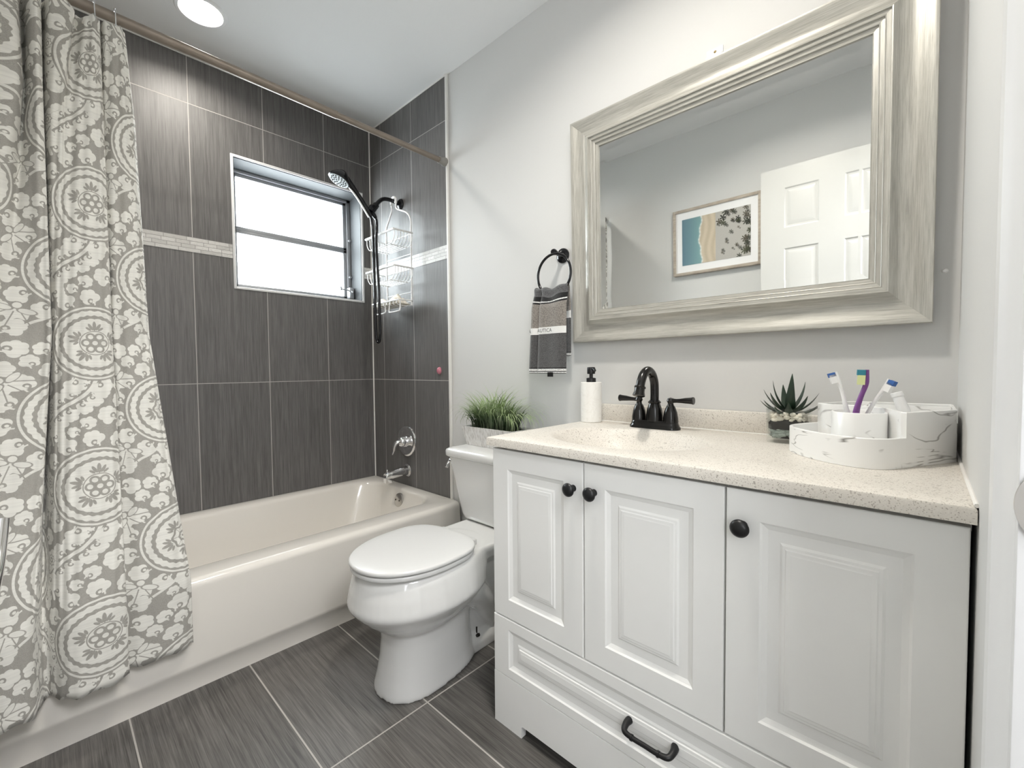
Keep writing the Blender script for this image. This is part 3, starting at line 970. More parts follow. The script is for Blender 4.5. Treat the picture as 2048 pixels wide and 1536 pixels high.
def rosette(cx, cy, r):
    idx, X, Y = win(cx, cy, r * 1.25)
    rad = np.hypot(X, Y); th = np.arctan2(Y, X)
    stamp(idx, aa(rad - r * (1 + 0.10 * np.cos(8 * th))), 1.0)
    stamp(idx, aa(np.abs(rad - 0.55 * r * (1 + .12 * np.cos(8 * th))) - 0.05 * r), 0.0)
    stamp(idx, aa(np.minimum(np.abs(np.sin(4 * th)) * rad - 0.03 * r, 1) + np.where(rad < .62 * r, 1, 0)), 0.0)
    stamp(idx, aa(np.abs(rad - 0.22 * r) - 0.07 * r), 0.0)


def tulip(cx, cy, ang, s):
    idx, X, Y = win(cx, cy, 1.5 * s)
    c, sn = math.cos(ang), math.sin(ang)
    U = (X * c + Y * sn) / s; V = (-X * sn + Y * c) / s
    rad = np.hypot(U, V); th = np.arctan2(U, V)
    d = np.where(np.abs(th) < 1.05, rad - (0.95 + 0.10 * np.cos(th * 9)), 1.0)
    stamp(idx, aa(d * s), 1.0)
    stamp(idx, aa((np.where((np.abs(th) < 0.95) & (rad > .38), np.abs(np.sin(th * 4.5)) * rad * 0.25 - 0.035, 1.0)) * s), 0.0)
    for sg in (-1, 1):
        d = np.hypot((U - sg * .55) / 1.6 + .0, (V - .22 + sg * 0) / .7) - .28
        stamp(idx, aa(d * s), 1.0)
        stamp(idx, aa((np.abs(d) - .03) * s), 0.0)
    d = np.hypot(U, V + .08) - .24
    stamp(idx, aa(d * s), 1.0); stamp(idx, aa((np.abs(d) - .035) * s), 0.0)


def medallion(cx, cy, Rm, kind):
    idx, X, Y = win(cx, cy, Rm * 1.1)
    rad = np.hypot(X, Y) / Rm; th = np.arctan2(Y, X)
    stamp(idx, aa((rad - 1.04) * Rm), 0.0)
    stamp(idx, aa((np.abs(rad - 0.975) - 0.025) * Rm), 1.0)
    sc = 0.012 * np.cos(30 * th)
    stamp(idx, aa((np.abs(rad - 0.825) - 0.065 - sc) * Rm), 1.0)
    stamp(idx, aa((rad - 0.66 - 0.02 * np.abs(np.sin(12 * th))) * Rm), 1.0)
    for k in range(5):
        a = 2 * math.pi * k / 5 + (0.3 if kind == 0 else -0.33)
        for da, r0, ln, wd in ((0, .47, .13, .042), (-.24, .45, .10, .036), (.24, .45, .10, .036), (-.42, .41, .07, .03), (.42, .41, .07, .03)):
            ax, ay = math.cos(a + da), math.sin(a + da)
            px_, py_ = r0 * math.cos(a + da * .8), r0 * math.sin(a + da * .8)
            dx, dy = X / Rm - px_, Y / Rm - py_
            dirx, diry = math.cos(a + da * 2.2), math.sin(a + da * 2.2)
            u_ = dx * dirx + dy * diry; v_ = -dx * diry + dy * dirx
            d = (np.hypot(u_ / ln, v_ / wd) - 1) * wd
            stamp(idx, aa(d * Rm), 0.0)
    if kind == 0:
        stamp(idx, aa((np.abs(rad - 0.325) - 0.012) * Rm), 0.0)
        for k in range(7):
            a = 2 * math.pi * k / 6
            rr_ = 0.19 if k < 6 else 0.0
            d = np.hypot(X / Rm - rr_ * math.cos(a), Y / Rm - rr_ * math.sin(a)) - 0.085
            stamp(idx, aa((np.abs(d) - 0.024) * Rm), 0.0)
    else:
        for r_ in (.30, .12):
            stamp(idx, aa((np.abs(rad - r_ * (1 + .08 * np.cos(7 * th))) - 0.03) * Rm), 0.0)
        stamp(idx, aa((rad - 0.03) * Rm), 0.0)
        stamp(idx, aa((np.abs(np.sin(3.5 * th)) * rad - 0.02 + np.where((rad < .15) | (rad > .29), 1, 0)) * Rm), 0.0)


RM = 0.100
cA, cB = (0.25 * CW, 0.5 * CH_), (0.75 * CW, 0.0)
# vines first, then leaves, then medallions over them
for (cx, cy), sg in ((cA, 1), (cB, -1)):
    stem = curve2([(cx, cy - RM * 1.0), (cx + sg * .012, cy - RM * 1.25), (cx + sg * .035, cy - RM * 1.5), (cx + sg * .075, cy - RM * 1.78), (cx + sg * .105, cy - RM * 2.1), (cx + sg * .11, cy - RM * 2.4), (cx + sg * .100, cy - RM * 2.7)], 6)
    stroke(stem, 0.0042)
    for k in range(0, len(stem) - 1, 4):
        p, q = stem[k], stem[k + 1]
        a = math.atan2(q[1] - p[1], q[0] - p[0])
        for s2 in (-1, 1):
            leaf(p[0] + s2 * 0.012 * -math.sin(a), p[1] + s2 * 0.012 * math.cos(a), a - math.pi / 2 + s2 * 1.2 + math.pi / 9 * 0, 0.030, s2)
    stem2 = curve2([(cx - sg * .02, cy - RM * 0.98), (cx - sg * .045, cy - RM * 1.22), (cx - sg * .085, cy - RM * 1.45), (cx - sg * .11, cy - RM * 1.75)], 6)
    stroke(stem2, 0.0032)
for (cx, cy), sg in ((cA, 1), (cB, -1)):
    nl = 14
    for k in range(nl):
        a = 2 * math.pi * (k + 0.5) / nl
        r_ = RM * 1.10
        leaf(cx + r_ * math.cos(a), cy + r_ * math.sin(a), a - math.pi / 2 - sg * 0.45, 0.036, sg)
for (cx, cy), sg in ((cA, 1), (cB, -1)):
    rosette(cx + sg * 0.118, cy + RM * 0.15 + 0.5 * CH_ * 0 + 0.0, 0.023)
    tulip(cx - sg * 0.105, cy - RM * 1.02, -0.6 * sg + math.pi * 0.9, 0.036)
    medallion(cx, cy, RM, 0 if sg > 0 else 1)
def free(cx, cy, r):
    idx, X, Y = win(cx, cy, r)
    d = np.hypot(X, Y) < r
    return float((pat[idx] * d).sum() / d.sum())


rl = random.Random(3)
for sz in (0.040, 0.034, 0.028, 0.022):
    for q in range(1500):
        cx, cy, an = rl.random() * CW, rl.random() * CH_, rl.uniform(-1.2, 1.2)
        ccx, ccy = cx - math.sin(an) * sz * .5, cy + math.cos(an) * sz * .5
        inside = False
        for (mx_, my_) in (cA, cB):
            ddx = (ccx - mx_ + CW / 2) % CW - CW / 2; ddy = (ccy - my_ + CH_ / 2) % CH_ - CH_ / 2
            if math.hypot(ddx, ddy) < RM * 1.06 + sz * .45: inside = True
        if not inside and free(ccx, ccy, sz * .74) < 0.015: leaf(cx, cy, an, sz, rl.choice((-1, 1)))
weft = 0.5 + 0.5 * np.sin(Yp * 2 * np.pi * 128 / TH + 1.5 * np.sin(Xp * 2 * np.pi * 3 / TW))
fine = rng.random((TH, TW)).astype(np.float32)
slub = rng.random((TH // 5 + 1, 1)).astype(np.float32).repeat(5, 0)[:TH]
lightc = np.array([0.87, 0.865, 0.84]); darkc = np.array([0.62, 0.61, 0.585])
warp = (np.sin(Xp * 2 * np.pi * 230 / TW) * np.sin(Yp * 2 * np.pi * 192 / TH))
img = np.ones((TH, TW, 4), np.float32)
for k in range(3):
    lc = lightc[k] * (0.97 + 0.05 * slub + 0.025 * (weft - .5))
    dc = darkc[k] * (1.0 + 0.09 * warp + 0.22 * (fine - .5))
    img[..., k] = dc * (1 - pat) + lc * pat
im = bpy.data.images.new('curtain_weave', TW, TH)
im.pixels.foreach_set(np.clip(img, 0, 1).ravel())
im.update(); im.pack()
n = NT('curtain_fabric')
uvn = n.new('ShaderNodeUVMap').outputs[0]
ti = n.new('ShaderNodeTexImage', image=im, extension='REPEAT')
n.t.links.new(uvn, ti.inputs[0])
n.set(Base_Color=ti.outputs[0], Roughness=0.9, Sheen_Weight=0.15)
n.bump(ti.outputs[0], 0.25, 0.0012)
M['curtain'] = n.m
me.materials.append(M['curtain'])
o = bpy.data.objects.new('curtain_fabric', me); link(o, cur)
md = o.modifiers.new('s', 'SOLIDIFY'); md.thickness = 0.0014; md.offset = 0
HY = [(-1.2035, .746), (-1.247, .752)]
for k, (hy, hx) in enumerate(HY):
    z0 = rodz(hy)
    pth = [(RODX - 0.020, hy, z0 - 0.012), (RODX - 0.0205, hy, z0 + 0.004), (RODX - 0.012, hy, z0 + 0.0185), (RODX, hy, z0 + 0.022), (RODX + 0.012, hy, z0 + 0.0185), (RODX + 0.0215, hy, z0 + 0.004), (RODX + 0.024, hy, z0 - 0.014), (hx + 0.004, hy, z0 - 0.032), (hx + 0.006, hy, z0 - 0.044), (hx - 0.002, hy, z0 - 0.050), (hx - 0.008, hy, z0 - 0.040)]
    b = MB(); b.tube(smooth_path(pth, 4), 0.0014, 6)
    b.lathe([(0, .0028), (.0028, 0), (0, -.0028)], Matrix.Translation((RODX + 0.004, hy, z0 + 0.0245)), 8)
    lab = ['small steel curtain hook nearest the free edge of the grey curtain', 'small steel curtain hook second from the free edge of the grey curtain'][k]
    tag(b.build('curtain_hook', M['chrome']), lab, 'hook', 'curtain hooks on the rod')

# ------------------------------------------------------------------ toilet
toi = thing('toilet', (1.25, -0.35, 0), 'white two-piece toilet with closed lid between bathtub and vanity', 'toilet')
AX = 1.250


def egg(z, yf, yb, yc, hw, n=2.0, nb=None, rot=0.0, cx=AX, N=56, hwb=None):
    P = []
    nb = nb or n
    for k in range(N):
        a = 2 * math.pi * k / N
        s, c = math.sin(a), math.cos(a)
        e = n if c > 0 else nb
        w_ = hw
        x = w_ * math.copysign(abs(s) ** (2 / e), s)
        L = (yc - yf) if c > 0 else (yb - yc)
        y = -math.copysign(abs(c) ** (2 / e), c) * L
        X, Y = x, yc + y
        if rot:
            dx, dy = X, Y + 0.45
            X, Y = dx * math.cos(rot) - dy * math.sin(rot), dx * math.sin(rot) + dy * math.cos(rot) - 0.45
        P.append((cx + X, Y, z))
    return P


RT = 0.07
b = MB()
# front pedestal rising into the bowl
secs = [(0.000, -.712, -.34, -.56, .112, 2.4), (0.012, -.711, -.34, -.56, .112, 2.4), (0.05, -.702, -.36, -.55, .106, 2.4), (0.10, -.692, -.37, -.54, .102, 2.4), (0.155, -.686, -.37, -.54, .101, 2.4), (0.190, -.690, -.37, -.55, .103, 2.3),
        (0.203, -.704, -.37, -.55, .114, 2.2), (0.225, -.734, -.36, -.55, .136, 2.1), (0.248, -.758, -.34, -.55, .158, 2.1), (0.270, -.778, -.32, -.55, .174, 2.1), (0.284, -.788, -.31, -.55, .183, 2.1), (0.292, -.790, -.31, -.55, .1845, 2.1), (0.302, -.789, -.31, -.55, .1835, 2.1), (0.335, -.783, -.30, -.55, .178, 2.1), (0.372, -.772, -.30, -.55, .170, 2.1), (0.390, -.760, -.30, -.55, .162, 2.1), (0.3935, -.748, -.31, -.55, .152, 2.1)]
b.loft([egg(z, yf, yb, yc, hw, nn, rot=RT) for z, yf, yb, yc, hw, nn in secs])
# rear deck and trapway
rear = [(0.000, -.46, -.14, -.30, .062, 3.2), (0.02, -.46, -.14, -.30, .060, 3.2), (0.035, -.46, -.15, -.30, .050, 3.0), (0.14, -.47, -.16, -.30, .048, 2.6), (0.22, -.48, -.13, -.30, .055, 2.6), (0.30, -.47, -.06, -.28, .075, 2.8), (0.34, -.46, -.045, -.27, .110, 3.5), (0.372, -.46, -.04, -.27, .128, 4.5), (0.388, -.46, -.038, -.27, .130, 5.0), (0.3925, -.46, -.042, -.27, .126, 5.0)]
b.loft([egg(z, yf, yb, yc, hw, nn) for z, yf, yb, yc, hw, nn in rear])
# foot flange with the bolt shelf
fl = [(0.000, -.52, -.12, -.32, .074, 3.0), (0.030, -.52, -.12, -.32, .073, 3.0), (0.042, -.51, -.125, -.32, .066, 3.0), (0.060, -.49, -.135, -.32, .052, 3.0)]
b.loft([egg(z, yf, yb, yc, hw, nn) for z, yf, yb, yc, hw, nn in fl])
# swelling trapway tube on each side
for s in (-1, 1):
    b.tube(smooth_path([(AX + s * 0.085, -.50, .265), (AX + s * 0.070, -.40, .235), (AX + s * 0.050, -.33, .175), (AX + s * 0.040, -.30, .12), (AX + s * .035, -.26, .07)], 5), [0.050, 0.052, 0.046, 0.040, 0.034], 16)
bowl = b.build('bowl', M['porcelain'], toi, angle=60)
rm = bowl.modifiers.new('r', 'REMESH'); rm.mode = 'VOXEL'; rm.voxel_size = 0.0045; rm.use_smooth_shade = True
sm = bowl.modifiers.new('s', 'SMOOTH'); sm.iterations = 5; sm.factor = 0.5
# seat and lid
def plate_rings(z0, z1, g, r=0.006):
    out = []
    for k in range(5):
        a = math.radians(90 * k / 4); out.append((g - r + r * math.sin(a), z0 + r - r * math.cos(a)))
    for k in range(5):
        a = math.radians(90 * k / 4); out.append((g - r + r * math.cos(a), z1 - r + r * math.sin(a)))
    return out


def lidshape(z, g): return egg(z, -.784 - g, -.408 + g * .6, -.56, .1685 + g, 2.15, 3.0, rot=RT, N=72, cx=AX + .004)
b = MB(); b.loft([lidshape(z, g) for g, z in [(-.06, .3965)] + plate_rings(.3965, .4105, -0.003, .005)] + [lidshape(.4105, -.06)]); b.build('seat', M['seat_plastic'], toi, angle=50)
b = MB(); b.loft([lidshape(z, g) for g, z in [(-.05, .4135)] + plate_rings(.4135, .4275, 0.001, .006)] + [lidshape(.4290, -.03), lidshape(.4300, -.09), lidshape(.4303, -.14)]); b.build('lid', M['seat_plastic'], toi, angle=50)
for s in (-1, 1):
    b = MB(); b.box((AX + s * 0.075 - .018, -.412, .390), (AX + s * 0.075 + .018, -.378, .412), .006, 3); b.build('hinge', M['seat_plastic'], toi)


def tbox(rows, name, par, mat, r=0.03):
    b = MB()
    b.loft([rrect(x0, x1, y0, y1, rr_, z, 6) for x0, x1, y0, y1, rr_, z in rows])
    return b.build(name, mat, par, angle=50)
TX0, TX1 = 1.026, 1.474
tank = tbox([(1.108, 1.392, -.235, -.055, .04, .3945), (1.094, 1.406, -.246, -.046, .04, .402), (1.088, 1.412, -.250, -.040, .04, .420), (1.030, 1.470, -.264, -.030, .035, .640)], 'tank', toi, M['porcelain'])
tbox([(TX0 + .004, TX1 - .004, -.270, -.022, .03, .6405), (TX0 - .002, TX1 + .002, -.277, -.018, .034, .646), (TX0 - .003, TX1 + .003, -.278, -.018, .035, .664), (TX0 + .001, TX1 - .001, -.275, -.02, .034, .671), (TX0 + .012, TX1 - .012, -.264, -.028, .03, .6765), (TX0 + .03, TX1 - .03, -.25, -.04, .03, .678)], 'tank_lid', toi, M['porcelain'])
b = MB()
b.tube([(1.042, -.235, .614), (1.024, -.236, .614)], 0.010, 14); b.tube(smooth_path([(1.026, -.236, .614), (1.020, -.240, .610), (1.019, -.247, .600), (1.022, -.254, .590)], 4), [.006, .0065, .007], 10)
b.build('flush_lever', M['chrome'], toi)
for s in (-1, 1):
    b = MB(); b.lathe([(0.0, 0.030), (0.0028, 0.030), (0.0028, 0.008), (0.010, 0.0065), (0.0125, 0.002), (0.0125, 0.0)], Matrix.Translation((AX + s * 0.054, -.352, .0455)), 16); b.build('floor_bolt', M['bolt_rust'], toi)

# ------------------------------------------------------------------ grass planter on the tank
pl = thing('grass_planter', (1.19, -0.13, 0.678), 'artificial grass in a whitewashed wooden box on the toilet tank', 'plant')
b = MB()
def ppl(z, e): return [(1.064 - e, -.176 - e, z), (1.318 + e, -.176 - e, z), (1.318 + e, -.082 + e, z), (1.064 - e, -.082 + e, z)]
zt = .757
b.loft([ppl(.6785, 0), ppl(zt, .018), ppl(zt, .010), ppl(zt - .014, .007)])
b.build('planter_box', M['whitewash'], pl, smooth=False)
b = MB(); b.loft([ppl(zt - .014, .0085), ppl(zt - .006, .0085)]); b.build('soil', M['soil'], pl, smooth=False)
bm = bmesh.new(); uvl = bm.loops.layers.uv.new('UVMap')
for k in range(560):
    bx, by = random.uniform(1.085, 1.300), random.uniform(-.165, -.095)
    cxn = (bx - 1.19) / 0.12; cyn = (by + .13) / 0.04
    dirx = cxn * 1.25 + random.gauss(0, .42); diry = max(-.75, cyn * 0.45 + random.gauss(0, .40))
    ln = random.uniform(.125, .185) * (1.0 if random.random() < .75 else 1.3)
    lean = min(1.5, math.hypot(dirx, diry))
    dn = math.hypot(dirx, diry) + 1e-6
    dx, dy = dirx / dn, diry / dn
    ns = 7
    p = Vector((bx, by, zt - .008)); ang = 0.05 + 0.18 * lean
    curl = (0.17 + 0.17 * lean * random.uniform(.6, 1.4))
    wv = random.uniform(.0013, .0025); side = Vector((-dy, dx, 0))
    shade = random.random()
    prev = None
    for s in range(ns + 1):
        f_ = s / ns
        w_ = wv * (1 - f_ ** 2.2) + .00015
        a_, c_ = bm.verts.new(p - side * w_), bm.verts.new(p + side * w_)
        if prev:
            fc = bm.faces.new((prev[0], prev[1], c_, a_)); fc.smooth = True
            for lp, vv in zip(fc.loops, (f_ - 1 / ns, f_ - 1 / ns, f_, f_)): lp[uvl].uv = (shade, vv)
        prev = (a_, c_)
        p = p + Vector((dx * math.sin(ang), dy * math.sin(ang), math.cos(ang))) * (ln / ns)
        if p.y > -0.004: p.y = -0.004 - random.uniform(0, .004)
        ang += curl * (0.6 + f_)
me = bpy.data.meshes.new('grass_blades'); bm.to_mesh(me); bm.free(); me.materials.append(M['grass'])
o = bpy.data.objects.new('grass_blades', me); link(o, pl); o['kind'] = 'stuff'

# ------------------------------------------------------------------ vanity cabinet
VX0, VX1, VYF = 1.577, 2.4985, -0.530
van = thing('vanity_cabinet', (2.04, -0.28, 0), 'white vanity cabinet with three raised panel doors and a bottom drawer', 'cabinet')
b = MB()
b.box((VX0, VYF + 0.020, 0.0), (VX0 + 0.016, -0.012, 0.778)); b.box((VX1 - 0.016, VYF + 0.020, 0.0), (VX1, -0.012, 0.778))
b.box((VX0, VYF + 0.020, 0.155), (VX1, VYF + 0.034, 0.765)); b.box((VX0, VYF + 0.024, 0.765), (VX1, VYF + 0.040, 0.7815))
b.box((VX0, -0.03, 0.05), (VX1, -0.012, 0.778)); b.box((VX0, VYF + 0.09, 0.0), (VX1, VYF + 0.10, 0.10))
b.build('carcass', M['cabinet'], van, smooth=False)
# base board with bracket feet
b = MB()
fz = 0.030
prof = [(VX0, 0.0), (VX0 + 0.100, 0.0), (VX0 + 0.100, fz), (VX0 + 0.106, fz + 0.004), (VX1 - 0.106, fz + 0.004), (VX1 - 0.100, fz), (VX1 - 0.100, 0.0), (VX1, 0.0), (VX1, 0.1445), (VX0, 0.1445)]
b.loft([[(x, VYF, z) for x, z in prof], [(x, VYF + 0.018, z) for x, z in prof]])
b.build('base_board', M['cabinet'], van, smooth=False)


def raised_panel(name, x0, x1, z0, z1, m=(0.055, 0.055, 0.052, 0.052), par=van):
    """slab with moulded raised centre; m = left, right, bottom, top margin of the moulding"""
    yb = VYF + 0.0185
    prof = [(0.0, 0.0), (0.0035, 0.0028), (0.012, 0.0062), (0.022, 0.0066), (0.030, 0.0060), (0.034, 0.0034), (0.038, 0.0030), (0.040, 0.0012), (0.044, 0.0008), (0.047, 0.0)]
    b = MB()
    def rect(l, r_, bo, to, y): return [(x0 + l, y, z0 + bo), (x1 - r_, y, z0 + bo), (x1 - r_, y, z1 - to), (x0 + l, y, z1 - to)]
    rings = [rect(0, 0, 0, 0, yb), rect(0, 0, 0, 0, VYF + 0.002), rect(.0006, .0006, .0006, .0006, VYF + 0.0006), rect(.002, .002, .002, .002, VYF)]
    for d, h in prof: rings.append(rect(m[0] + d, m[1] + d, m[2] + d, m[3] + d, VYF + h))
    b.loft(rings)
    return b.build(name, M['cabinet'], par, smooth=True, angle=12)


def knob(x, z, par):
    b = MB()
    b.lathe([(0.0, 0.030), (0.006, 0.0298), (0.012, 0.0275), (0.0158, 0.0235), (0.0160, 0.021), (0.0135, 0.0185), (0.0085, 0.0155), (0.0066, 0.011), (0.0072, 0.004), (0.0082, 0.0015), (0.0082, 0.0)], axis_mat((x, VYF, z), (0, -1, 0)), 32)
    return b.build('knob', M['black_metal'], par)


xs = [VX0, 1.8775, 2.1865, VX1]
dz0, dz1 = 0.3120, 0.7745
for k in range(3):
    d = raised_panel('door', xs[k] + 0.0018, xs[k + 1] - 0.0018, dz0, dz1)
    kx = [xs[1] - 0.028, xs[1] + 0.029, xs[2] + 0.030][k]
    kb = knob(kx, 0.7105, d)
dr = raised_panel('drawer', VX0, VX1, 0.1460, 0.3085, (0.055, 0.055, 0.024, 0.029))
b = MB()
hz = 0.226
hp = smooth_path([(1.995, VYF + .004, hz + .003), (1.993, VYF - .012, hz + .001), (1.998, VYF - .027, hz - .003), (2.018, VYF - .031, hz - .004), (2.045, VYF - .031, hz - .004), (2.072, VYF - .031, hz - .004), (2.092, VYF - .027, hz - .003), (2.097, VYF - .012, hz + .001), (2.095, VYF + .004, hz + .003)], 6)
hr = [.0085, .0070, .0060, .0052, .0050, .0052, .0060, .0070, .0085]
b.tube(hp, hr, 14)
for hx in (2.016, 2.074): b.tube([(hx - .002, VYF - .031, hz - .004), (hx + .002, VYF - .031, hz - .004)], .0066, 14)
b.build('handle', M['black_metal'], dr)

# ------------------------------------------------------------------ countertop with integral basin
top = thing('countertop', (2.04, -0.27, 0.805), 'speckled cream stone vanity top with an integral oval basin', 'countertop')
KX0, KX1, KY0, KY1, KZ0, KZ1 = 1.567, 2.5015, -0.543, -0.001, 0.7825, 0.8055
bc = (1.862, -0.305); ba, bb = 0.212, 0.168
b = MB(); N = 128
prof = [(1.05, 0.0), (1.02, -0.0010), (1.0, -0.0030), (0.975, -0.0080), (0.93, -0.020), (0.86, -0.038), (0.76, -0.058), (0.64, -0.077), (0.50, -0.090), (0.36, -0.104), (0.22, -0.112), (0.10, -0.115)]
angs = [2 * math.pi * k / N for k in range(N)]
e = 0.004
def rect_pt(a, inset, z):
    dx, dy = math.cos(a) * ba, math.sin(a) * bb
    tx = ((KX1 - inset - bc[0]) / dx) if dx > 0 else ((KX0 + inset - bc[0]) / dx if dx < 0 else 1e9)
    ty = ((KY1 - inset - bc[1]) / dy) if dy > 0 else ((KY0 + inset - bc[1]) / dy if dy < 0 else 1e9)
    q = min(tx, ty)
    return (bc[0] + dx * q, bc[1] + dy * q, z)
# make sure the corners are hit
for cx_, cy_ in ((KX0, KY0), (KX1, KY0), (KX0, KY1), (KX1, KY1)):
    a = math.atan2((cy_ - bc[1]) / bb, (cx_ - bc[0]) / ba) % (2 * math.pi)
    i = min(range(N), key=lambda q: abs((angs[q] - a + math.pi) % (2 * math.pi) - math.pi)); angs[i] = a
rings = [[rect_pt(a, 0.0, KZ0) for a in angs], [rect_pt(a, 0.0, KZ1 - e) for a in angs], [rect_pt(a, e * .3, KZ1 - e * .3) for a in angs], [rect_pt(a, e, KZ1) for a in angs]]
for s, dz in prof: rings.append([(bc[0] + ba * s * math.cos(a), bc[1] + bb * s * math.sin(a), KZ1 + dz) for a in angs])
b.loft(rings, cap0=False)
slab = b.build('slab', M['stone'], top, angle=40, recalc=False)
bm2 = bmesh.new(); bm2.from_mesh(slab.data); bmesh.ops.recalc_face_normals(bm2, faces=bm2.faces)
bm2.to_mesh(slab.data); bm2.free()
b = MB(); b.box((1.585, -0.022, KZ1 + .0003), (2.5015, 0.006, 0.8650), 0.003, 2); b.build('backsplash', M['stone'], top)
b = MB(); b.lathe([(0.0, 0.002), (0.016, 0.003), (0.021, 0.0015), (0.021, -0.004)], Matrix.Translation((bc[0], bc[1], KZ1 - .1145)), 24); b.build('drain', M['nickel'], top)
b = MB(); b.tube([(2.5012, -0.535, KZ1 + .001), (2.5012, -0.024, KZ1 + .001)], 0.0030, 8); b.tube([(2.5012, -0.023, KZ1), (2.5012, -0.023, .866)], 0.0025, 8); b.tube([(1.586, -0.0235, KZ1 + .0005), (2.50, -0.0235, KZ1 + .0005)], 0.0022, 8)
b.build('caulk_bead', M['caulk'], top)

# ------------------------------------------------------------------ faucet
FX, FY_, FZ = 1.843, -0.088, KZ1 + 0.0003
fc = thing('faucet', (FX, FY_, FZ), 'dark bronze two-handle arched faucet behind the oval basin', 'faucet')
b = MB()
def fb(z, hx, hy, r): return rrect(FX - hx, FX + hx, FY_ - hy, FY_ + hy, min(r, hy - .0005), z, 8)
b.loft([fb(FZ, .080, .028, .028), fb(FZ + .006, .080, .028, .028), fb(FZ + .010, .0765, .025, .025), fb(FZ + .015, .0745, .0235, .0235), fb(FZ + .022, .0725, .0225, .0225), fb(FZ + .0245, .070, .020, .020)])
b.build('base_plate', M['bronze'], fc)
b = MB()
b.lathe([(.0255, .022), (.0250, .040), (.0225, .058), (.0180, .072), (.0165, .076), (.0190, .078), (.0195, .081), (.0165, .084), (.0150, .086)], Matrix.Translation((FX, FY_, FZ)), 32)
sp = smooth_path([(FX, FY_, FZ + .082), (FX, FY_, FZ + .120), (FX, FY_ - .004, FZ + .146), (FX, FY_ - .020, FZ + .168), (FX, FY_ - .046, FZ + .178), (FX, FY_ - .072, FZ + .168), (FX, FY_ - .089, FZ + .146), (FX, FY_ - .096, FZ + .128)], 6)
b.tube(sp, .0130, 20)
spd = (Vector(sp[-1]) - Vector(sp[-3])).normalized()
b.lathe([(.0, -.004), (.0160, -.004), (.0168, -.001), (.0145, .002), (.0150, .012), (.0172, .020), (.0178, .024), (.0150, .0255), (.0, .0255)], axis_mat(sp[-1], spd), 28)
b.build('spout', M['bronze'], fc)
for s in (-1, 1):
    hx = FX + s * 0.051
    b = MB(); b.lathe([(.0225, .022), (.0220, .034), (.0190, .052), (.0140, .066), (.0120, .070), (.0090, .074), (.0085, .078), (.0, .078)], Matrix.Translation((hx, FY_, FZ)), 28)
    hdl = b.build('handle', M['bronze'], fc)
    b = MB()
    b.lathe([(0, -.0115), (.007, -.009), (.0115, 0), (.009, .0075), (0, .0105)], Matrix.Translation((hx, FY_, FZ + .086)), 20)
    b.tube([(hx + s * .004, FY_, FZ + .087), (hx + s * .018, FY_, FZ + .087), (hx + s * .030, FY_, FZ + .0875), (hx + s * .045, FY_, FZ + .0885), (hx + s * .062, FY_, FZ + .0890), (hx + s * .067, FY_, FZ + .0890), (hx + s * .069, FY_, FZ + .0890)], [.0070, .0058, .0066, .0085, .0098, .0112, .0105], 18)
    b.build('lever', M['bronze'], hdl)

# ------------------------------------------------------------------ soap dispenser
sx_, sy_ = 1.602, -0.070
so = thing('soap_dispenser', (sx_, sy_, KZ1), 'white marbled cylinder soap dispenser with black pump', 'soap dispenser')
b = MB(); b.lathe([(0.0, .0005), (.0345, .0005), (.0360, .002), (.0360, .137), (.0345, .1385), (.0, .1390)], Matrix.Translation((sx_, sy_, KZ1)), 48); b.build('bottle', M['pale_marble'], so)
pu = MB(); pu.lathe([(0, .138), (.0165, .138), (.0165, .152), (.0120, .1535), (.0062, .154), (.0062, .166), (.0135, .167), (.0140, .170), (.0140, .188), (.0125, .1905), (0, .191)], Matrix.Translation((sx_, sy_, KZ1)), 28)
pu.tube(smooth_path([(sx_ + .006, sy_ - .004, KZ1 + .183), (sx_ + .020, sy_ - .014, KZ1 + .184), (sx_ + .028, sy_ - .020, KZ1 + .1775)], 4), [.0055, .0050, .0042], 12)
pu.build('pump', M['black_metal'], so)

# ------------------------------------------------------------------ succulent in a glass cube
gx, gy = 2.206, -0.117
su = thing('succulent', (gx, gy, KZ1), 'dark spiky succulent in a glass vase layered with pebbles', 'plant')
def octa(h, c, z): return [(gx + x, gy + y, z) for x, y in ((h - c, -h), (h, -h + c), (h, h - c), (h - c, h), (-h + c, h), (-h, h - c), (-h, -h + c), (-h + c, -h))]
z0 = KZ1 + .0005
b = MB(); b.loft([octa(.0405, .012, z0), octa(.0415, .012, z0 + .003), octa(.0430, .012, z0 + .082), octa(.0432, .012, z0 + .084), octa(.0405, .011, z0 + .084), octa(.0385, .011, z0 + .010)])
b.build('glass_vase', M['glass'], su, angle=20)
hin = .0378
def blob_layer(name, mat, zlo, zhi, nb, rr_):
    b = MB(); rnd = random.Random(nb)
    for k in range(nb):
        t_ = bmesh.new(); bmesh.ops.create_icosphere(t_, subdivisions=2, radius=1.0)
        r_ = rnd.uniform(*rr_)
        sxx, syy, szz = r_ * rnd.uniform(.9, 1.35), r_ * rnd.uniform(.8, 1.2), r_ * rnd.uniform(.6, .95)
        lim = hin - max(sxx, syy) * 0.98
        edge = rnd.random() < .75
        if edge:
            side = rnd.randrange(4); q = rnd.uniform(-lim, lim)
            x, y = ((q, -lim), (lim, q), (q, lim), (-lim, q))[side]
            if abs(x) + abs(y) > 2 * lim - .008: x *= .85; y *= .85
        else: x, y = rnd.uniform(-lim, lim), rnd.uniform(-lim, lim)
        for v in t_.verts: v.co = Vector((v.co.x * sxx, v.co.y * syy, v.co.z * szz))
        t_.transform(Matrix.Rotation(rnd.uniform(-.4, .4), 4, 'Z'))
        b.add(t_, Matrix.Translation((gx + x, gy + y, rnd.uniform(zlo, zhi))))
    o = b.build(name, mat, su, angle=180); o['kind'] = 'stuff'
